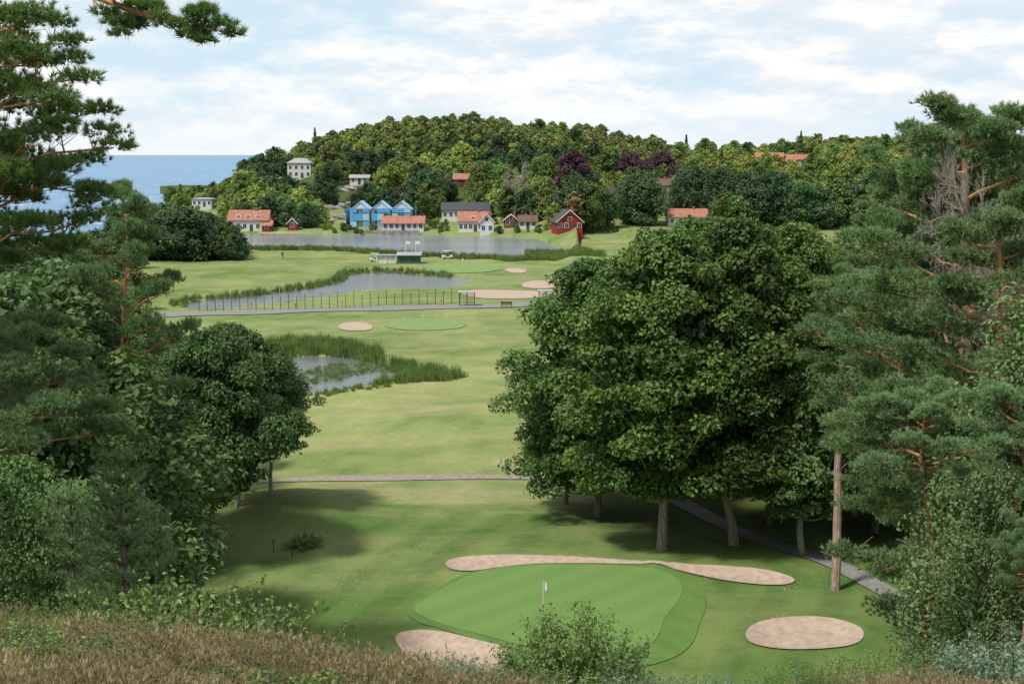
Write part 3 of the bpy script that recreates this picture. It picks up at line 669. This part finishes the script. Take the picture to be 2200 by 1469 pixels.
for i in range(n):
    if t[i]>.66 and 640<pp[i]<1460: ids[i]=[7,8,7,8,2,5,6][int(rr[i]*7)]
    elif pp[i]>1450:
        ids[i]=([0,1,0,1,2,3] if t[i]<.35 else [2,3,5,6,4,5,6])[int(rr[i]*(6 if t[i]<.35 else 7))]
    else:
        v=cl[i]+(rr[i]-.5)*1.0
        ids[i]=([0,1] if v<-.35 else [2,3,4,5] if v<.35 else [5,6,5,6])[int(rng.random()*(2 if v<-.35 else 4))]
    if rng.random()<.02: ids[i]=9
    if rng.random()<.015: ids[i]=10
sc=rng.uniform(.62,1.18,n)*np.where(pp<520,.6,1)*np.where((t<.3)&(pp>1450),1.25,1)
scatter('hillside_forest',np.column_stack([pts,zt-.3]),ids,np.column_stack([sc,sc,sc*rng.uniform(.85,1.15,n)]),rotz(n),FP)
P=[]
for _ in range(900):
    px=rng.uniform(1430,2500); y=rng.uniform(700,1000); x=(px-1100)/F*y; P.append((x,y))
P=np.array(P); scatter('distant_woodland',np.column_stack([P,h(P[:,0],P[:,1])-.3]),rng.choice([0,2,3,4,5,6],900),rng.uniform(.9,1.35,900),rotz(900),FP)
P=[]
for _ in range(170):
    px=rng.uniform(250,515); d=rng.uniform(322,362); P.append(((px-1100)/F*d,d))
P=np.array(P); px_=1100+P[:,0]/P[:,1]*F
s_=np.interp(px_,[250,320,400,470,500,515],[.9,1.15,1.1,.85,.75,.5])*rng.uniform(.75,1.15,len(P))
scatter('lakeside_grove',np.column_stack([P,h(P[:,0],P[:,1])-.2]),rng.choice([0,1,0,3],len(P)),s_,rotz(len(P)),FP[:4])
P=[]
for _ in range(110):
    px=rng.uniform(-200,290); d=rng.uniform(150,330); P.append(((px-1100)/F*d,d))
P=np.array(P); scatter('roadside_wood',np.column_stack([P,h(P[:,0],P[:,1])-.2]),rng.choice([0,2,1],len(P)),rng.uniform(.6,.9,len(P)),rotz(len(P)),FP[:3])
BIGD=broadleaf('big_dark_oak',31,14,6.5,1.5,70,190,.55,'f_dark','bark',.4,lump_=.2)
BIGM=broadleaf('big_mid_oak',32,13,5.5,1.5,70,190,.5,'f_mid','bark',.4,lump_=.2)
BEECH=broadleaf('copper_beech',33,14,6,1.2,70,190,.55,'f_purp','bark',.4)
for px,pb,pt in [(1232,412,322),(1352,392,325),(1425,402,326),(1395,395,340),(640,425,405)]:
    q=hit(px,pb,zmin=200); put_top('copper_beech_tree',BEECH,14,px,q[1]-4,pt)
for px,pb,pt,me_,H_ in [(920,442,361,BIGD,14),(965,432,388,BIGD,14),(1260,500,388,BIGM,13),(1290,490,400,BIGD,14),(1380,484,366,BIGD,14),(1345,470,400,BIGD,14),(1490,470,355,BIGD,14),(1550,468,358,BIGD,14),(1600,470,370,BIGD,14),(1660,470,365,BIGD,14),(1720,470,385,BIGM,13),(1165,470,378,BIGM,13),(1035,440,345,BIGM,13),(1075,440,352,BIGM,13),(610,482,430,BIGM,13),(660,490,435,BIGD,14),(710,400,345,BIGD,14),(1170,415,330,BIGM,13)]:
    q=hit(px,pb,zmin=200); put_top('oak_tree',me_,H_,px,q[1],pt)
BARE_F=bare_tree('bare_far',5,14,'dead',4,.4,.3)
for px,pb,pt in [(1112,470,345),(1098,455,365)]:
    q=hit(px,pb,zmin=200); put_top('dead_tree',BARE_F,13,px,q[1],pt)
P=[]
for _ in range(150):
    q=hit(rng.uniform(690,1330),rng.uniform(478,503),zmin=200)
    ok=all(not(abs(q[0]-x*q[1]/y)<w/2+1.5 and y-9<q[1]<y+d) for (x,y,w,d,c_) in HOUSES)
    if ok: P.append(q)
P=np.array(P); scatter('shore_shrubs',np.column_stack([P,h(P[:,0],P[:,1])-.3]),rng.choice([0,2,3,4,5],len(P)),rng.uniform(.12,.3,len(P)),rotz(len(P)),FP[:6])
# ------------------------------------------------------------------ reeds
def reedclump(name,seed,ht,n=46,leaf='reed'):
    r=np.random.default_rng(seed); mb=MB(); C=np.column_stack([r.normal(size=(n,2))*.38,np.zeros(n)]); D=np.column_stack([r.normal(size=(n,2))*.12,np.ones(n)])
    mb.needles(C,D,1,ht,.10,0,r.random(n),.12,r=r); return mb.mesh(name,[M[leaf]])
RCs=[reedclump('rc0',1,2.0),reedclump('rc1',2,1.6),reedclump('rc2',3,1.2)]
def ringreeds(poly_,w0,w1,n,cond=None):
    mn=poly_.min(0)-5;mx=poly_.max(0)+5
    Q=np.column_stack([rng.uniform(mn[0],mx[0],n),rng.uniform(mn[1],mx[1],n)]); s=sdf(poly_,Q[:,0],Q[:,1]); k=(s>w0)&(s<w1)
    if cond is not None: k&=cond(Q)
    return Q[k]
def ppx(Q): return 1100+Q[:,0]/Q[:,1]*F
P1=ringreeds(POND_B,-.8,.8,2400)
s1=rng.uniform(.2,.42,len(P1))
RB=poly([(560,745),(620,736),(720,738),(780,750),(830,768),(800,776),(750,764),(680,762),(600,762)],1)
RB2=poly([(640,798),(690,788),(760,780),(840,778),(880,792),(850,804),(780,804),(700,808),(650,808)],1)
RB3=poly([(790,770),(860,778),(930,792),(1005,806),(985,815),(900,822),(840,826),(790,830),(860,812),(850,795)],1)
RB4=poly([(665,848),(720,838),(800,830),(840,826),(850,832),(760,842),(690,854)],1)
P3=ringreeds(RB,-20,0,2200); P4=ringreeds(RB2,-20,0,2200); P6=ringreeds(RB3,-20,0,2400); P7=ringreeds(RB4,-20,0,1500)
P5=ringreeds(POND_A,-1.2,1.2,9000,lambda Q:(Q[:,1]>np.interp(ppx(Q),[400,700,1000],[225,252,285])))
P=np.vstack([P1,P3,P4,P6,P7]); z=np.maximum(h(P[:,0],P[:,1]),-.5)-.1
ss=np.concatenate([s1,rng.uniform(.55,.95,len(P3)),rng.uniform(.25,.5,len(P4)),rng.uniform(.4,.75,len(P6)),rng.uniform(.2,.35,len(P7))])
scatter('reed_bed',np.column_stack([P,z]),rng.integers(0,3,len(P)),ss,rotz(len(P),.05),RCs)
z=np.maximum(h(P5[:,0],P5[:,1]),-.5)-.1
scatter('pond_edge_reeds',np.column_stack([P5,z]),rng.integers(0,3,len(P5)),rng.uniform(.35,.75,len(P5)),rotz(len(P5),.05),RCs)
Q=[]
for _ in range(2600):
    px=rng.uniform(515,1300); u=(px-1100)/F; yg=np.interp(u,YGU,YGV)
    if yg>400: yg=dep(548)
    d=yg-rng.uniform(-2,9)*(.4+.6*math.sin(px*.03)**2); Q.append((u*d,d))
for _ in range(500): 
    px=rng.uniform(1130,1270); d=dep(rng.uniform(538,549)); Q.append(((px-1100)/F*d,d))
Q=np.array(Q); z=np.maximum(h(Q[:,0],Q[:,1]),-.6)
scatter('lakeside_reeds',np.column_stack([Q,z]),rng.integers(0,3,len(Q)),rng.uniform(.4,.8,len(Q)),rotz(len(Q),.05),RCs)
# ------------------------------------------------------------------ course furniture
m_pole=cmat('white_paint',(.75,.75,.73),.4,.5); m_redp=cmat('red_paint',(.5,.06,.03)); m_gp=cmat('green_steel',(.06,.10,.07),.5); m_steel=cmat('galvanised',(.40,.41,.42),.4,.5)
m_gls,nt,out=newmat('shelter_glass'); tr_=N(nt,'ShaderNodeBsdfTransparent'); gl_=N(nt,'ShaderNodeBsdfGlossy'); gl_.inputs['Roughness'].default_value=.05; gl_.inputs['Color'].default_value=(.5,.55,.55,1); mx=N(nt,'ShaderNodeMixShader'); mx.inputs[0].default_value=.25
nt.links.new(tr_.outputs[0],mx.inputs[1]); nt.links.new(gl_.outputs[0],mx.inputs[2]); nt.links.new(mx.outputs[0],out.inputs[0])
def flag(px,py,s=1.,loc=None):
    q=hitgolf(px,py) if loc is None else loc; x,y=q; z=hs(x,y)+.06
    e=bpy.data.objects.new('golf_flag',None); S.collection.objects.link(e); e.location=(x,y,z)
    mb=MB(); mb.tube([[0,0,0],[0,0,1.1*s]],[.022*s]*2,8,0); mb.tube([[0,0,1.1*s],[0,0,2.15*s]],[.02*s]*2,8,0); mb.tube([[0,0,.75*s],[0,0,.95*s]],[.03*s]*2,8,1)
    link('pole',mb.mesh('pole',[m_pole,m_redp]),parent=e)
    f=MB(); nx=7; V=[]
    for i in range(nx):
        t=i/(nx-1)
        for k in range(4):
            zt_=2.12-.42*k/3-.35*t*t*.6; V.append((.02+.34*t*.7,.05*math.sin(t*7),zt_*1.)) 
    V=np.array(V)*s; Fq=[(i*4+k,i*4+k+1,i*4+k+5,i*4+k+4) for i in range(nx-1) for k in range(3)]
    f.add(V,Fq); link('cloth',f.mesh('cloth',[m_pole],True),parent=e)
flag(1167,1338); flag(868,700,.5); flag(910,690,.45); flag(936,688,.45); flag(960,690,.45); flag(993,577,1.)
def tallflag(px,py,ht):
    q=hit(px,py,zmin=200); x,y=q; mb=MB(); mb.tube([[0,0,0],[0,0,ht]],[.06,.04],6,0); mb.add([(0,0,ht),(1.1,.1,ht-.15),(1.0,.1,ht-.8),(0,0,ht-.75)],[(0,1,2,3)]); link('flagpole',mb.mesh('flagpole',[m_pole]),(x,y,hs(x,y)))
tallflag(872,566,5);tallflag(893,566,5); tallflag(617,375,10); tallflag(1212,458,0.1+6)
mb=MB(); prev=None
for px in np.arange(428,992,17.5):
    q=hitgolf(px,np.interp(px,[428,700,990],[669,664,652])); z=hs(*q); tall=2.6 if int(px/17.5)%2 else 2.1
    mb.tube([[q[0],q[1],z-.3],[q[0],q[1],z+tall]],[.06,.05],5,0)
    if prev is not None:
        for k in (.2,.8,1.4,1.95): mb.tube([[prev[0],prev[1],prev[2]+k],[q[0],q[1],z+k]],[.012]*2,3,0)
    prev=(q[0],q[1],z)
link('roadside_fence',mb.mesh('roadside_fence',[m_gp]))
def shelter(px,py,w):
    q=hitgolf(px,py); e=bpy.data.objects.new('bus_shelter',None); S.collection.objects.link(e); e.location=(q[0],q[1],hs(*q))
    a=MB(); 
    for x in (-w/2,0,w/2):
        for y in (0,1.4): a.box(x-.05,x+.05,y-.05,y+.05,0,2.2)
    link('frame',a.mesh('frame',[m_gp]),parent=e)
    a=MB(); a.box(-w/2-.2,w/2+.2,-.3,1.7,2.2,2.35); link('roof',a.mesh('roof',[m_steel]),parent=e)
    a=MB(); a.box(-w/2+.05,w/2-.05,1.46,1.47,.3,2.0); a.box(-w/2-.01,-w/2+.01,.1,1.3,.3,2.0); a.box(w/2-.01,w/2+.01,.1,1.3,.3,2.0); link('glass',a.mesh('glass',[m_gls]),parent=e)
    a=MB(); a.box(-w/2+.3,w/2-.3,.9,1.3,.42,.5); link('bench',a.mesh('bench',[W_c]),parent=e)
shelter(1003,658,2.4); shelter(1174,655,2.4)
def bench(px,py):
    q=hitgolf(px,py); a=MB(); a.box(-.9,.9,-.2,.2,.42,.48);a.box(-.9,.9,.2,.26,.55,.95);a.box(-.8,-.7,-.2,.25,0,.9);a.box(.7,.8,-.2,.25,0,.9); link('park_bench',a.mesh('park_bench',[W_b]),(q[0],q[1],hs(*q)))
bench(1088,661)
def post(name,px,py,ht,mat,r=.06):
    q=hitgolf(px,py); mb=MB(); mb.tube([[0,0,-.3],[0,0,ht]],[r,r*.8],8,0); mb.box(-r*1.6,r*1.6,-r*1.6,r*1.6,ht,ht+.12,0); link(name,mb.mesh(name,[mat]),(q[0],q[1],hs(*q)))
m_or=cmat('orange_paint',(.6,.2,.03))
for px,py in [(540,663),(635,665),(735,660),(948,657)]: post('distance_marker',px,py,.9,m_or,.10)
post('lamp_post',601,640,4.5,m_steel); post('signpost',945,640,2.5,m_steel)
for px,py in [(628,1197),(588,1188)]: post('marker_post',px,py,.7,W_b,.04)
q=hitgolf(858,567); e=bpy.data.objects.new('starter_hut',None); S.collection.objects.link(e); e.location=(q[0],q[1],hs(*q))
a=MB(); a.box(-.5,4.6,0,3,-.5,1.9); link('walls',a.mesh('walls',[cmat('green_boards',(.05,.16,.11))]),parent=e)
a=MB(); a.box(-5.0,-1.0,1,3,-.5,1.7); link('store',a.mesh('store',[W_w]),parent=e)
a=MB(); a.box(-5.3,-.7,.6,3.3,1.75,1.9); a.add([(-.7,-.6,1.85),(4.9,-.6,1.85),(4.9,3.4,2.3),(-.7,3.4,2.3),(-.7,-.6,1.97),(4.9,-.6,1.97),(4.9,3.4,2.42),(-.7,3.4,2.42)],[(0,1,2,3),(4,5,6,7),(0,1,5,4),(1,2,6,5),(2,3,7,6),(3,0,4,7)]); link('roof',a.mesh('roof',[R_g]),parent=e)
a=MB(); a.box(.2,1.6,-.05,0,.6,1.4); a.box(2.4,3.8,-.05,0,.6,1.4); link('windows',a.mesh('windows',[M_gl]),parent=e)
a=MB()
for x in (-5.1,-3,-.9): a.box(x-.06,x+.06,.7,.82,-.5,1.75)
link('posts',a.mesh('posts',[M_fr]),parent=e)
def cart(px,py,yaw):
    q=hitgolf(px,py); e=bpy.data.objects.new('golf_cart',None); S.collection.objects.link(e); e.location=(q[0],q[1],hs(*q)); e.rotation_euler=(0,0,yaw)
    a=MB(); a.box(-1.2,1.2,-.55,.55,.3,.55); a.box(-1.2,-.4,-.55,.55,.55,.85); a.add([(.6,-.5,.55),(1.2,-.5,.55),(1.05,-.45,.95),(.75,-.45,1.),(.6,.5,.55),(1.2,.5,.55),(1.05,.45,.95),(.75,.45,1.)],[(0,1,2,3),(7,6,5,4),(0,3,7,4),(3,2,6,7),(2,1,5,6)]); link('body',a.mesh('body',[m_pole]),parent=e)
    a=MB(); a.box(-.4,.1,-.5,.5,.55,.8); a.box(-.5,-.4,-.5,.5,.85,1.2); link('seat',a.mesh('seat',[R_b]),parent=e)
    a=MB()
    for x in (-.9,.75):
        for y in (-.5,.5): a.tube([[x,y,.8],[x*.8,y,1.8]],[.025]*2,5)
    link('roof_posts',a.mesh('roof_posts',[R_d]),parent=e)
    a=MB(); a.box(-1.0,.85,-.6,.6,1.8,1.87); link('roof',a.mesh('roof',[m_pole]),parent=e)
    a=MB()
    for x in (-.75,.85):
        for y in (-.6,.6): a.tube([[x,y-.08,.23],[x,y-.079,.23],[x,y+.079,.23],[x,y+.08,.23]],[.01,.23,.23,.01],12)
    link('wheels',a.mesh('wheels',[R_d]),parent=e)
cart(806,562,.2); cart(961,556,.3)
def golfer(px,py,yaw,cloth):
    J=[(0,0,.95,.15),(0,0,1.2,.15),(0,0,1.42,.16),(0,-.01,1.53,.06),(0,-.02,1.64,.095),(0,-.02,1.74,.08),
       (.2,0,1.40,.065),(.27,-.05,1.14,.05),(.16,-.25,.98,.04),(-.2,0,1.40,.065),(-.27,-.05,1.14,.05),(-.05,-.28,.97,.04),
       (.1,0,.88,.10),(.14,-.03,.5,.075),(.17,.02,.08,.05),(.19,-.13,.04,.045),(-.1,0,.88,.10),(-.14,-.03,.5,.075),(-.17,.02,.08,.05),(-.19,-.13,.04,.045)]
    E=[(0,1),(1,2),(2,3),(3,4),(4,5),(2,6),(6,7),(7,8),(2,9),(9,10),(10,11),(0,12),(12,13),(13,14),(14,15),(0,16),(16,17),(17,18),(18,19)]
    me=bpy.data.meshes.new('golfer'); me.from_pydata([j[:3] for j in J],E,[]); me.materials.append(cloth); q=hitgolf(px,py); o=link('golfer',me,(q[0],q[1],hs(*q)),yaw)
    m_=o.modifiers.new('skin','SKIN'); 
    if me.skin_vertices:
        for i,j in enumerate(J): me.skin_vertices[0].data[i].radius=(j[3],j[3])
        me.skin_vertices[0].data[0].use_root=True
        s_=o.modifiers.new('smooth','SUBSURF'); s_.levels=1; s_.render_levels=1
        return
    o.modifiers.clear(); mb=MB()
    for a_,b_ in E: mb.tube([J[a_][:3],J[b_][:3]],[J[a_][3],J[b_][3]],8)
    o.data=mb.mesh('golfer',[cloth])
try: golfer(607,556,.6,cmat('golfer_clothes',(.12,.13,.2)))
except Exception as ex: print('golfer',ex)
# ------------------------------------------------------------------ right-hand trees
MP=[broadleaf('maple_a',101,19,6.0,3.5,150,350,.28,'maple','bark_g',.30,flat=.50,brad=.215,inner=.6,pw=.7),
    broadleaf('maple_b',102,19,5.6,3.7,140,350,.28,'maple','bark_g',.29,flat=.50,brad=.225,inner=.6,pw=.75),
    broadleaf('maple_c',103,19,6.4,2.4,150,350,.28,'maple','bark_g',.29,flat=.50,brad=.21,inner=.6,pw=.66)]
for k,px,d,yt,w in [(2,1290,92,553,1.05),(0,1432,83,486,.94),(1,1590,84,468,.97),(2,1510,101,462,.95),(0,1700,97,478,.86),(2,1650,114,480,1.),(0,1800,100,560,1.),(1,1920,96,560,1.),(2,2060,92,520,1.),(0,2180,84,500,1.),(0,1420,116,515,1.),(2,2040,120,480,1.2),(2,1850,125,500,1.1)]:
    put_top('maple_tree',MP[k],19,px,d,yt,wide=w)
LM=broadleaf('lime_low',110,11.5,4.3,2.8,85,360,.28,'oak','bark_g',.28,flat=.52,brad=.25)
for px,d,yt,w in [(1735,82,780,.8),(1890,88,800,.9),(2000,88,760,1),(2130,78,760,1),(1215,96,790,.85),(1660,90,850,.7)]: put_top('lime_tree',LM,11.5,px,d,yt,wide=w)
kwp=dict(npad=5,nt=64,K=12,ln=.20,wd=.034)
PN=[pine('pine_a',201,22,4.6,7,42,pr=.78,**kwp),pine('pine_b',202,22,5.0,5.5,46,pr=.82,**kwp),pine('pine_c',203,22,4.0,10,34,pr=.75,**kwp)]
for k,px,d,yt,w in [(1,2110,56,186,1.0),(0,1995,60,232,.82),(0,2200,60,200,1.1),(2,1935,90,350,.95),(2,1855,92,470,.8),(1,2045,66,380,1.),(1,2150,48,430,1.),(2,2040,62,540,.85)]:
    put_top('pine_tree',PN[k],22,px,d,yt,wide=w)
P1m=pine('pine_path',210,18.0,3.4,11.3,28,pr=.62,npad=4,nt=70,K=12,ln=.20,wd=.032,tr=.27,lean=([-2,0,8,11,13.5,17],[0,0,.15,.8,1.3,1.0]),stub=9)
x=hitgolf(1795,1266); link('pine_tree',P1m,(x[0],x[1],hs(*x)),0.0,1.0)
BARE=bare_tree('bare_near',11,20,'dead',5,.40,.10,first=14,k0=.38)
put_top('bare_tree',BARE,17,2180,50,330,wide=.55)
BI=broadleaf('birch_a',120,16,2.6,1.2,95,400,.12,'birch','bark_g',.16,flat=1.25,brad=.29,pw=.5)
put_top('birch_tree',BI,16,2085,40,860,wide=.7); put_top('birch_tree',BI,16,2150,36,900,wide=.9); put_top('birch_tree',BI,16,2235,36,640); put_top('birch_tree',BI,16,2130,30,1010,wide=.85)
PL=pine('pine_low',220,17,2.7,13.5,30,npad=4,pr=.50,nt=62,K=14,ln=.14,wd=.022,tr=.16,stub=2,needle='needle_y')
put_top('pine_tree',PL,17,2040,38,822,wide=.95); put_top('pine_tree',PL,17,2165,34,800,wide=.95); put_top('pine_tree',PL,17,2225,27,1090,wide=.6)
# ------------------------------------------------------------------ left-hand trees
OK_=[broadleaf('oak_a',131,14,5.0,4.2,120,380,.24,'oak','bark_g',.22,flat=.55,brad=.23,inner=.6),
     broadleaf('oak_b',132,14,5.0,1.0,125,380,.23,'oak','bark',.26,flat=.58,brad=.23)]
for k,px,d,yt,w in [(0,447,dep(1212),700,.85),(0,500,91,690,.85),(0,575,93,755,.92),(1,200,78,670,.9),(1,165,66,640,.9),(1,90,62,610,1.1),(1,40,58,570,1.1),(1,130,52,820,.72),(1,60,44,760,.8),(1,-50,42,740,.9),(1,-60,50,600,1.1),(0,330,97,690,1),(0,240,105,700,1.1),(0,120,110,670,1.1),(0,400,105,720,.9),(0,345,84,740,.85)]:
    put_top('oak_tree' ,OK_[k],14,px,d,yt,wide=w)
OS=broadleaf('rowan_a',133,9,3.4,.2,90,400,.12,'oak','bark',.12,flat=.65,brad=.26)
for px,d,yt in [(20,30,960),(70,34,1080),(40,27,1080),(-20,24,1000)]: put_top('rowan_tree',OS,9,px,d,yt,wide=.65)
UB=shrub('bush_mid',141,2.6,2.2,60,90,.2,'shrub',.8)
for px,py in [(650,1172),(330,1190),(290,1230),(370,1240)]:
    q=hitgolf(px,py); link('bush',UB,(q[0],q[1],hs(*q)-.2),px*.01,.45)
put_top('pine_tree',PN[2],22,262,60,362,wide=.72)
YP=young_pine('young_pine',151,6.2,1.6)
put_top('young_pine_tree',YP,6.2,255,20,950); put_top('young_pine_tree',YP,6.2,150,24,1030); 
r=np.random.default_rng(77); mb=MB()
tx,ty=-9.6,19.; g0=hs(tx,ty)
TP=np.array([[tx,ty,g0-1],[tx+.1,ty,g0+4],[tx-.1,ty+.1,g0+9],[tx+.2,ty,g0+13],[tx+.5,ty-.2,g0+16]]); mb.tube(TP,[.34,.28,.22,.16,.06],9,2)
tp=lambda z:np.array([np.interp(z,TP[:,2],TP[:,0]),np.interp(z,TP[:,2],TP[:,1]),z])
kw=dict(nt=66,K=24,ln=.095,wd=.011)
for px,py,d,dz in [(245,318,18.5,-.6),(215,240,19.5,-.5),(180,170,18,-.2),(150,95,19,0),(60,40,18,.3),(20,110,17.5,.1),(110,215,17.5,-.3),(60,300,17.8,-.4),(190,345,20,-.5),(120,400,18.5,-.3),(60,480,18,-.1),(190,470,20,-.4),(10,380,17.5,-.3),(130,540,20,0.1),(30,200,20,0),(90,140,20.5,0),(20,560,19,0),(200,420,19,0),(60,430,20,0)]:
    e=sight(px,py,d); z0=np.clip(e[2]+dz-.3,g0+2,g0+15.5); limb(mb,tp(z0),e,.055,r,8,.36,sag=.04,lat=.22,start=.35,**kw)
a0=sight(60,-210,18.); a1=sight(300,30,17.5); 
mb.tube([tp(g0+14.5),a0,sight(170,-20,17.8),a1,sight(420,50,17.4)],[.09,.07,.05,.035,.015],7,0)
for (p,q) in [((170,-20),(260,75)),((240,15),(330,20)),((300,30),(395,78)),((330,35),(500,75)),((380,45),(455,30)),((250,10),(230,-30)),((400,50),(440,90)),((300,30),(290,60))]:
    limb(mb,sight(*p,17.6),sight(*q,17.4+r.normal()*.15),.022,r,3,.16,26,22,.10,.011,sag=-.02,lat=.15,start=.45)
link('pine_tree',mb.mesh('pine_near',[M['bark_p'],M['needle_n'],M['bark_pg']]))
mb=MB(); tx,ty=-8.6,20.; g0=hs(tx,ty); TP=np.array([[tx,ty,g0-1],[tx,ty,g0+4],[tx-.3,ty,g0+8.]]); mb.tube(TP,[.2,.15,.05],8,2)
for px,py,d in [(190,830,19),(150,760,19.5),(60,720,19),(215,880,20),(100,880,18.5),(20,800,18.5),(240,930,20.5),(60,950,18.5),(130,700,20.5)]:
    e=sight(px,py,d); limb(mb,tp(np.clip(e[2]-.4,g0+1,g0+7.8)),e,.04,r,6,.34,sag=.03,lat=.22,start=.35,**kw)
link('pine_tree',mb.mesh('pine_near_low',[M['bark_p'],M['needle_y'],M['bark_pg']]))
# ------------------------------------------------------------------ foreground heath
def tuft(name,seed,n,ht,wd,leaf,sp=.12,lean=.3):
    r=np.random.default_rng(seed); mb=MB(); C=np.column_stack([r.normal(size=(n,2))*sp,np.zeros(n)]); D=np.column_stack([r.normal(size=(n,2))*lean,np.ones(n)]); mb.needles(C,D,1,ht,wd,0,r.random(n),.2,r=r)
    if leaf=='straw':
        k=n//3; D2=D[:k]/np.linalg.norm(D[:k],axis=1)[:,None]; T=C[:k]+D2*ht*.85; mb.needles(T,D2,5,.06,.012,0,.6,.5,r=r)
    return mb.mesh(name,[M[leaf]])
def cushion(name,seed,R,leaf,size,n=900):
    r=np.random.default_rng(seed); mb=MB()
    for i in range(7):
        c=r.normal(size=3)*R*.45; c[2]=abs(c[2])*.35; blob(mb,c,R*.5,R*.38,n//7,size,r,mat=0,tb=.4+r.normal()*.15,up=.6)
    return mb.mesh(name,[M[leaf]])
GP=[tuft('t0',1,60,.42,.007,'straw'),tuft('t1',2,60,.30,.007,'straw'),tuft('t2',3,80,.24,.011,'gblade'),tuft('t3',4,60,.30,.010,'gblade'),cushion('t4',5,.34,'heather',.035),cushion('t5',6,.3,'shrub',.05,600),cushion('t6',7,.36,'heather',.03)]
n=6200; y=rng.uniform(7.5,15,n); x=rng.uniform(-.40,.40,n)*y
cl=np.sin(x*1.7+1)+np.cos(y*1.7+x*.9)+.6*np.sin(x*3.1+y*2.3)+rng.normal(size=n)*.5
ids=np.where(cl>.2,rng.choice([0,1,0,1,4],n),np.where(cl>-.8,rng.choice([0,1,2,3,4],n,p=[.2,.25,.15,.15,.25]),rng.choice([2,3,4,4,5,6],n)))
P=np.column_stack([x,y,h(x,y)-.03]); sc=rng.uniform(.4,1.0,n)*np.where(x/y<-.05,1,.8)
sc=np.where(y>13.0,sc*.8,sc)
scatter('heath_grass',P,ids,sc,rotz(n,.1),GP)
SH=[shrub('sh0',161,1.0,.55,110,110,.045,'shrub',.6),shrub('sh1',162,.9,.6,70,80,.045,'shrub_b',.7),shrub('sh2',163,1.6,1.0,90,110,.06,'shrub',.8),shrub('sh3',164,.6,.5,60,60,.04,'shrub',.9)]
put_top('shrub',SH[0],1.0,1225,13.2,1296,wide=.75); put_top('shrub',SH[0],1.0,1160,13.6,1345,wide=.85); put_top('shrub',SH[0],1.0,1295,13.5,1345,wide=.95)
for px,d,pt in [(960,12.6,1395),(1020,12.2,1410),(1340,12.6,1435),(1580,12.5,1450),(2120,12.3,1370),(2180,12,1340),(2060,12.5,1410),(1440,12.5,1450),(1500,12,1445)]: put_top('willow_shrub',SH[1],.9,px,d,pt)
for px,d,pt in [(40,14.5,1275),(110,14,1290),(30,12,1310),(90,12,1345),(180,14.5,1310),(440,17.5,1265),(370,17.5,1235),(480,18.5,1295),(310,17,1250),(1700,13.5,1415),(1800,13.5,1405),(1900,13.5,1395),(1980,13,1400),(1860,12.6,1425),(1760,12.5,1430),(520,12.2,1400),(700,12.6,1345)]: put_top('shrub',SH[2],1.6,px,d,pt,wide=.8 if px not in (700,520) else .5)
for px,d,pt in [(20,11,1350),(100,10.8,1380),(170,11,1370),(60,10.2,1405),(560,11.8,1395),(500,11.2,1420),(780,12.3,1415),(860,12.3,1425),(1240,12.2,1440),(930,12.2,1430),(1100,12.3,1435)]: put_top('low_shrub',SH[3],.6,px,d,pt,wide=1.3)
for i,(px,py,s) in enumerate([(470,1425,(.22,.2,.07)),(425,1432,(.15,.15,.06))]):
    q=hit(px,py,zmin=7); rock('granite_rock',20+i,q[0],q[1],s,m_rock,.08)
# ------------------------------------------------------------------ light, sky, camera
sv=Vector((-.50,-.44,1.05)).normalized(); el_=math.asin(sv.z); ro=math.atan2(sv.x,sv.y)
L=bpy.data.lights.new('sun','SUN'); L.energy=4.1; L.angle=math.radians(7); L.color=(1,.96,.89); lo=link('sun',L); lo.rotation_euler=sv.to_track_quat('Z','Y').to_euler()
w=bpy.data.worlds.new('World'); S.world=w; w.use_nodes=True; nt=w.node_tree; nt.nodes.clear()
out=N(nt,'ShaderNodeOutputWorld'); bg=N(nt,'ShaderNodeBackground'); bg.inputs[1].default_value=.10; nt.links.new(bg.outputs[0],out.inputs[0])
sk=N(nt,'ShaderNodeTexSky',sky_type='NISHITA'); sk.sun_disc=False; sk.sun_elevation=el_; sk.sun_rotation=ro
tc=N(nt,'ShaderNodeTexCoord').outputs['Generated']; sx=N(nt,'ShaderNodeSeparateXYZ'); nt.links.new(tc,sx.inputs[0]); zz=sx.outputs['Z']
mp=N(nt,'ShaderNodeMapping'); mp.inputs['Scale'].default_value=(1,1,3.0); mp.inputs['Location'].default_value=(.55,.2,.32); nt.links.new(tc,mp.inputs[0])
low=rmap(nt,zz,.08,.45,.95,0.)
c=mixc(nt,low,sk.outputs[0],(6.7,8.45,9.75))
cn=noise(nt,7.0,10,.58,mp.outputs[0],.38,.53)
cov=rmap(nt,zz,.18,.65,1,.7)
mp2=N(nt,'ShaderNodeMapping'); mp2.inputs['Scale'].default_value=(1,1,3.0); mp2.inputs['Location'].default_value=(.55,.2,.35); nt.links.new(tc,mp2.inputs[0])
n2=noise(nt,7.0,10,.58,mp2.outputs[0]); n1_=noise(nt,7.0,10,.58,mp.outputs[0])
sh=rmap(nt,mth(nt,'SUBTRACT',n1_,n2),-.05,.05)
cc=mixc(nt,sh,(8.1,8.75,9.5),(10.4,10.3,10.15))
c=mixc(nt,mth(nt,'MULTIPLY',cn,cov),c,cc)
hz=rmap(nt,zz,0,.05,.75,0.)
c=mixc(nt,hz,c,(8.5,9.2,9.8))
nt.links.new(c,bg.inputs[0])
cam=bpy.data.cameras.new('camera'); cam.lens=50; cam.sensor_width=36; cam.clip_end=80000; cam.clip_start=.1
co=link('camera',cam,(0,0,H)); co.rotation_euler=(math.pi/2-PT,0,0); S.camera=co
S.view_settings.view_transform='Standard'; S.view_settings.look='None'; S.view_settings.exposure=0
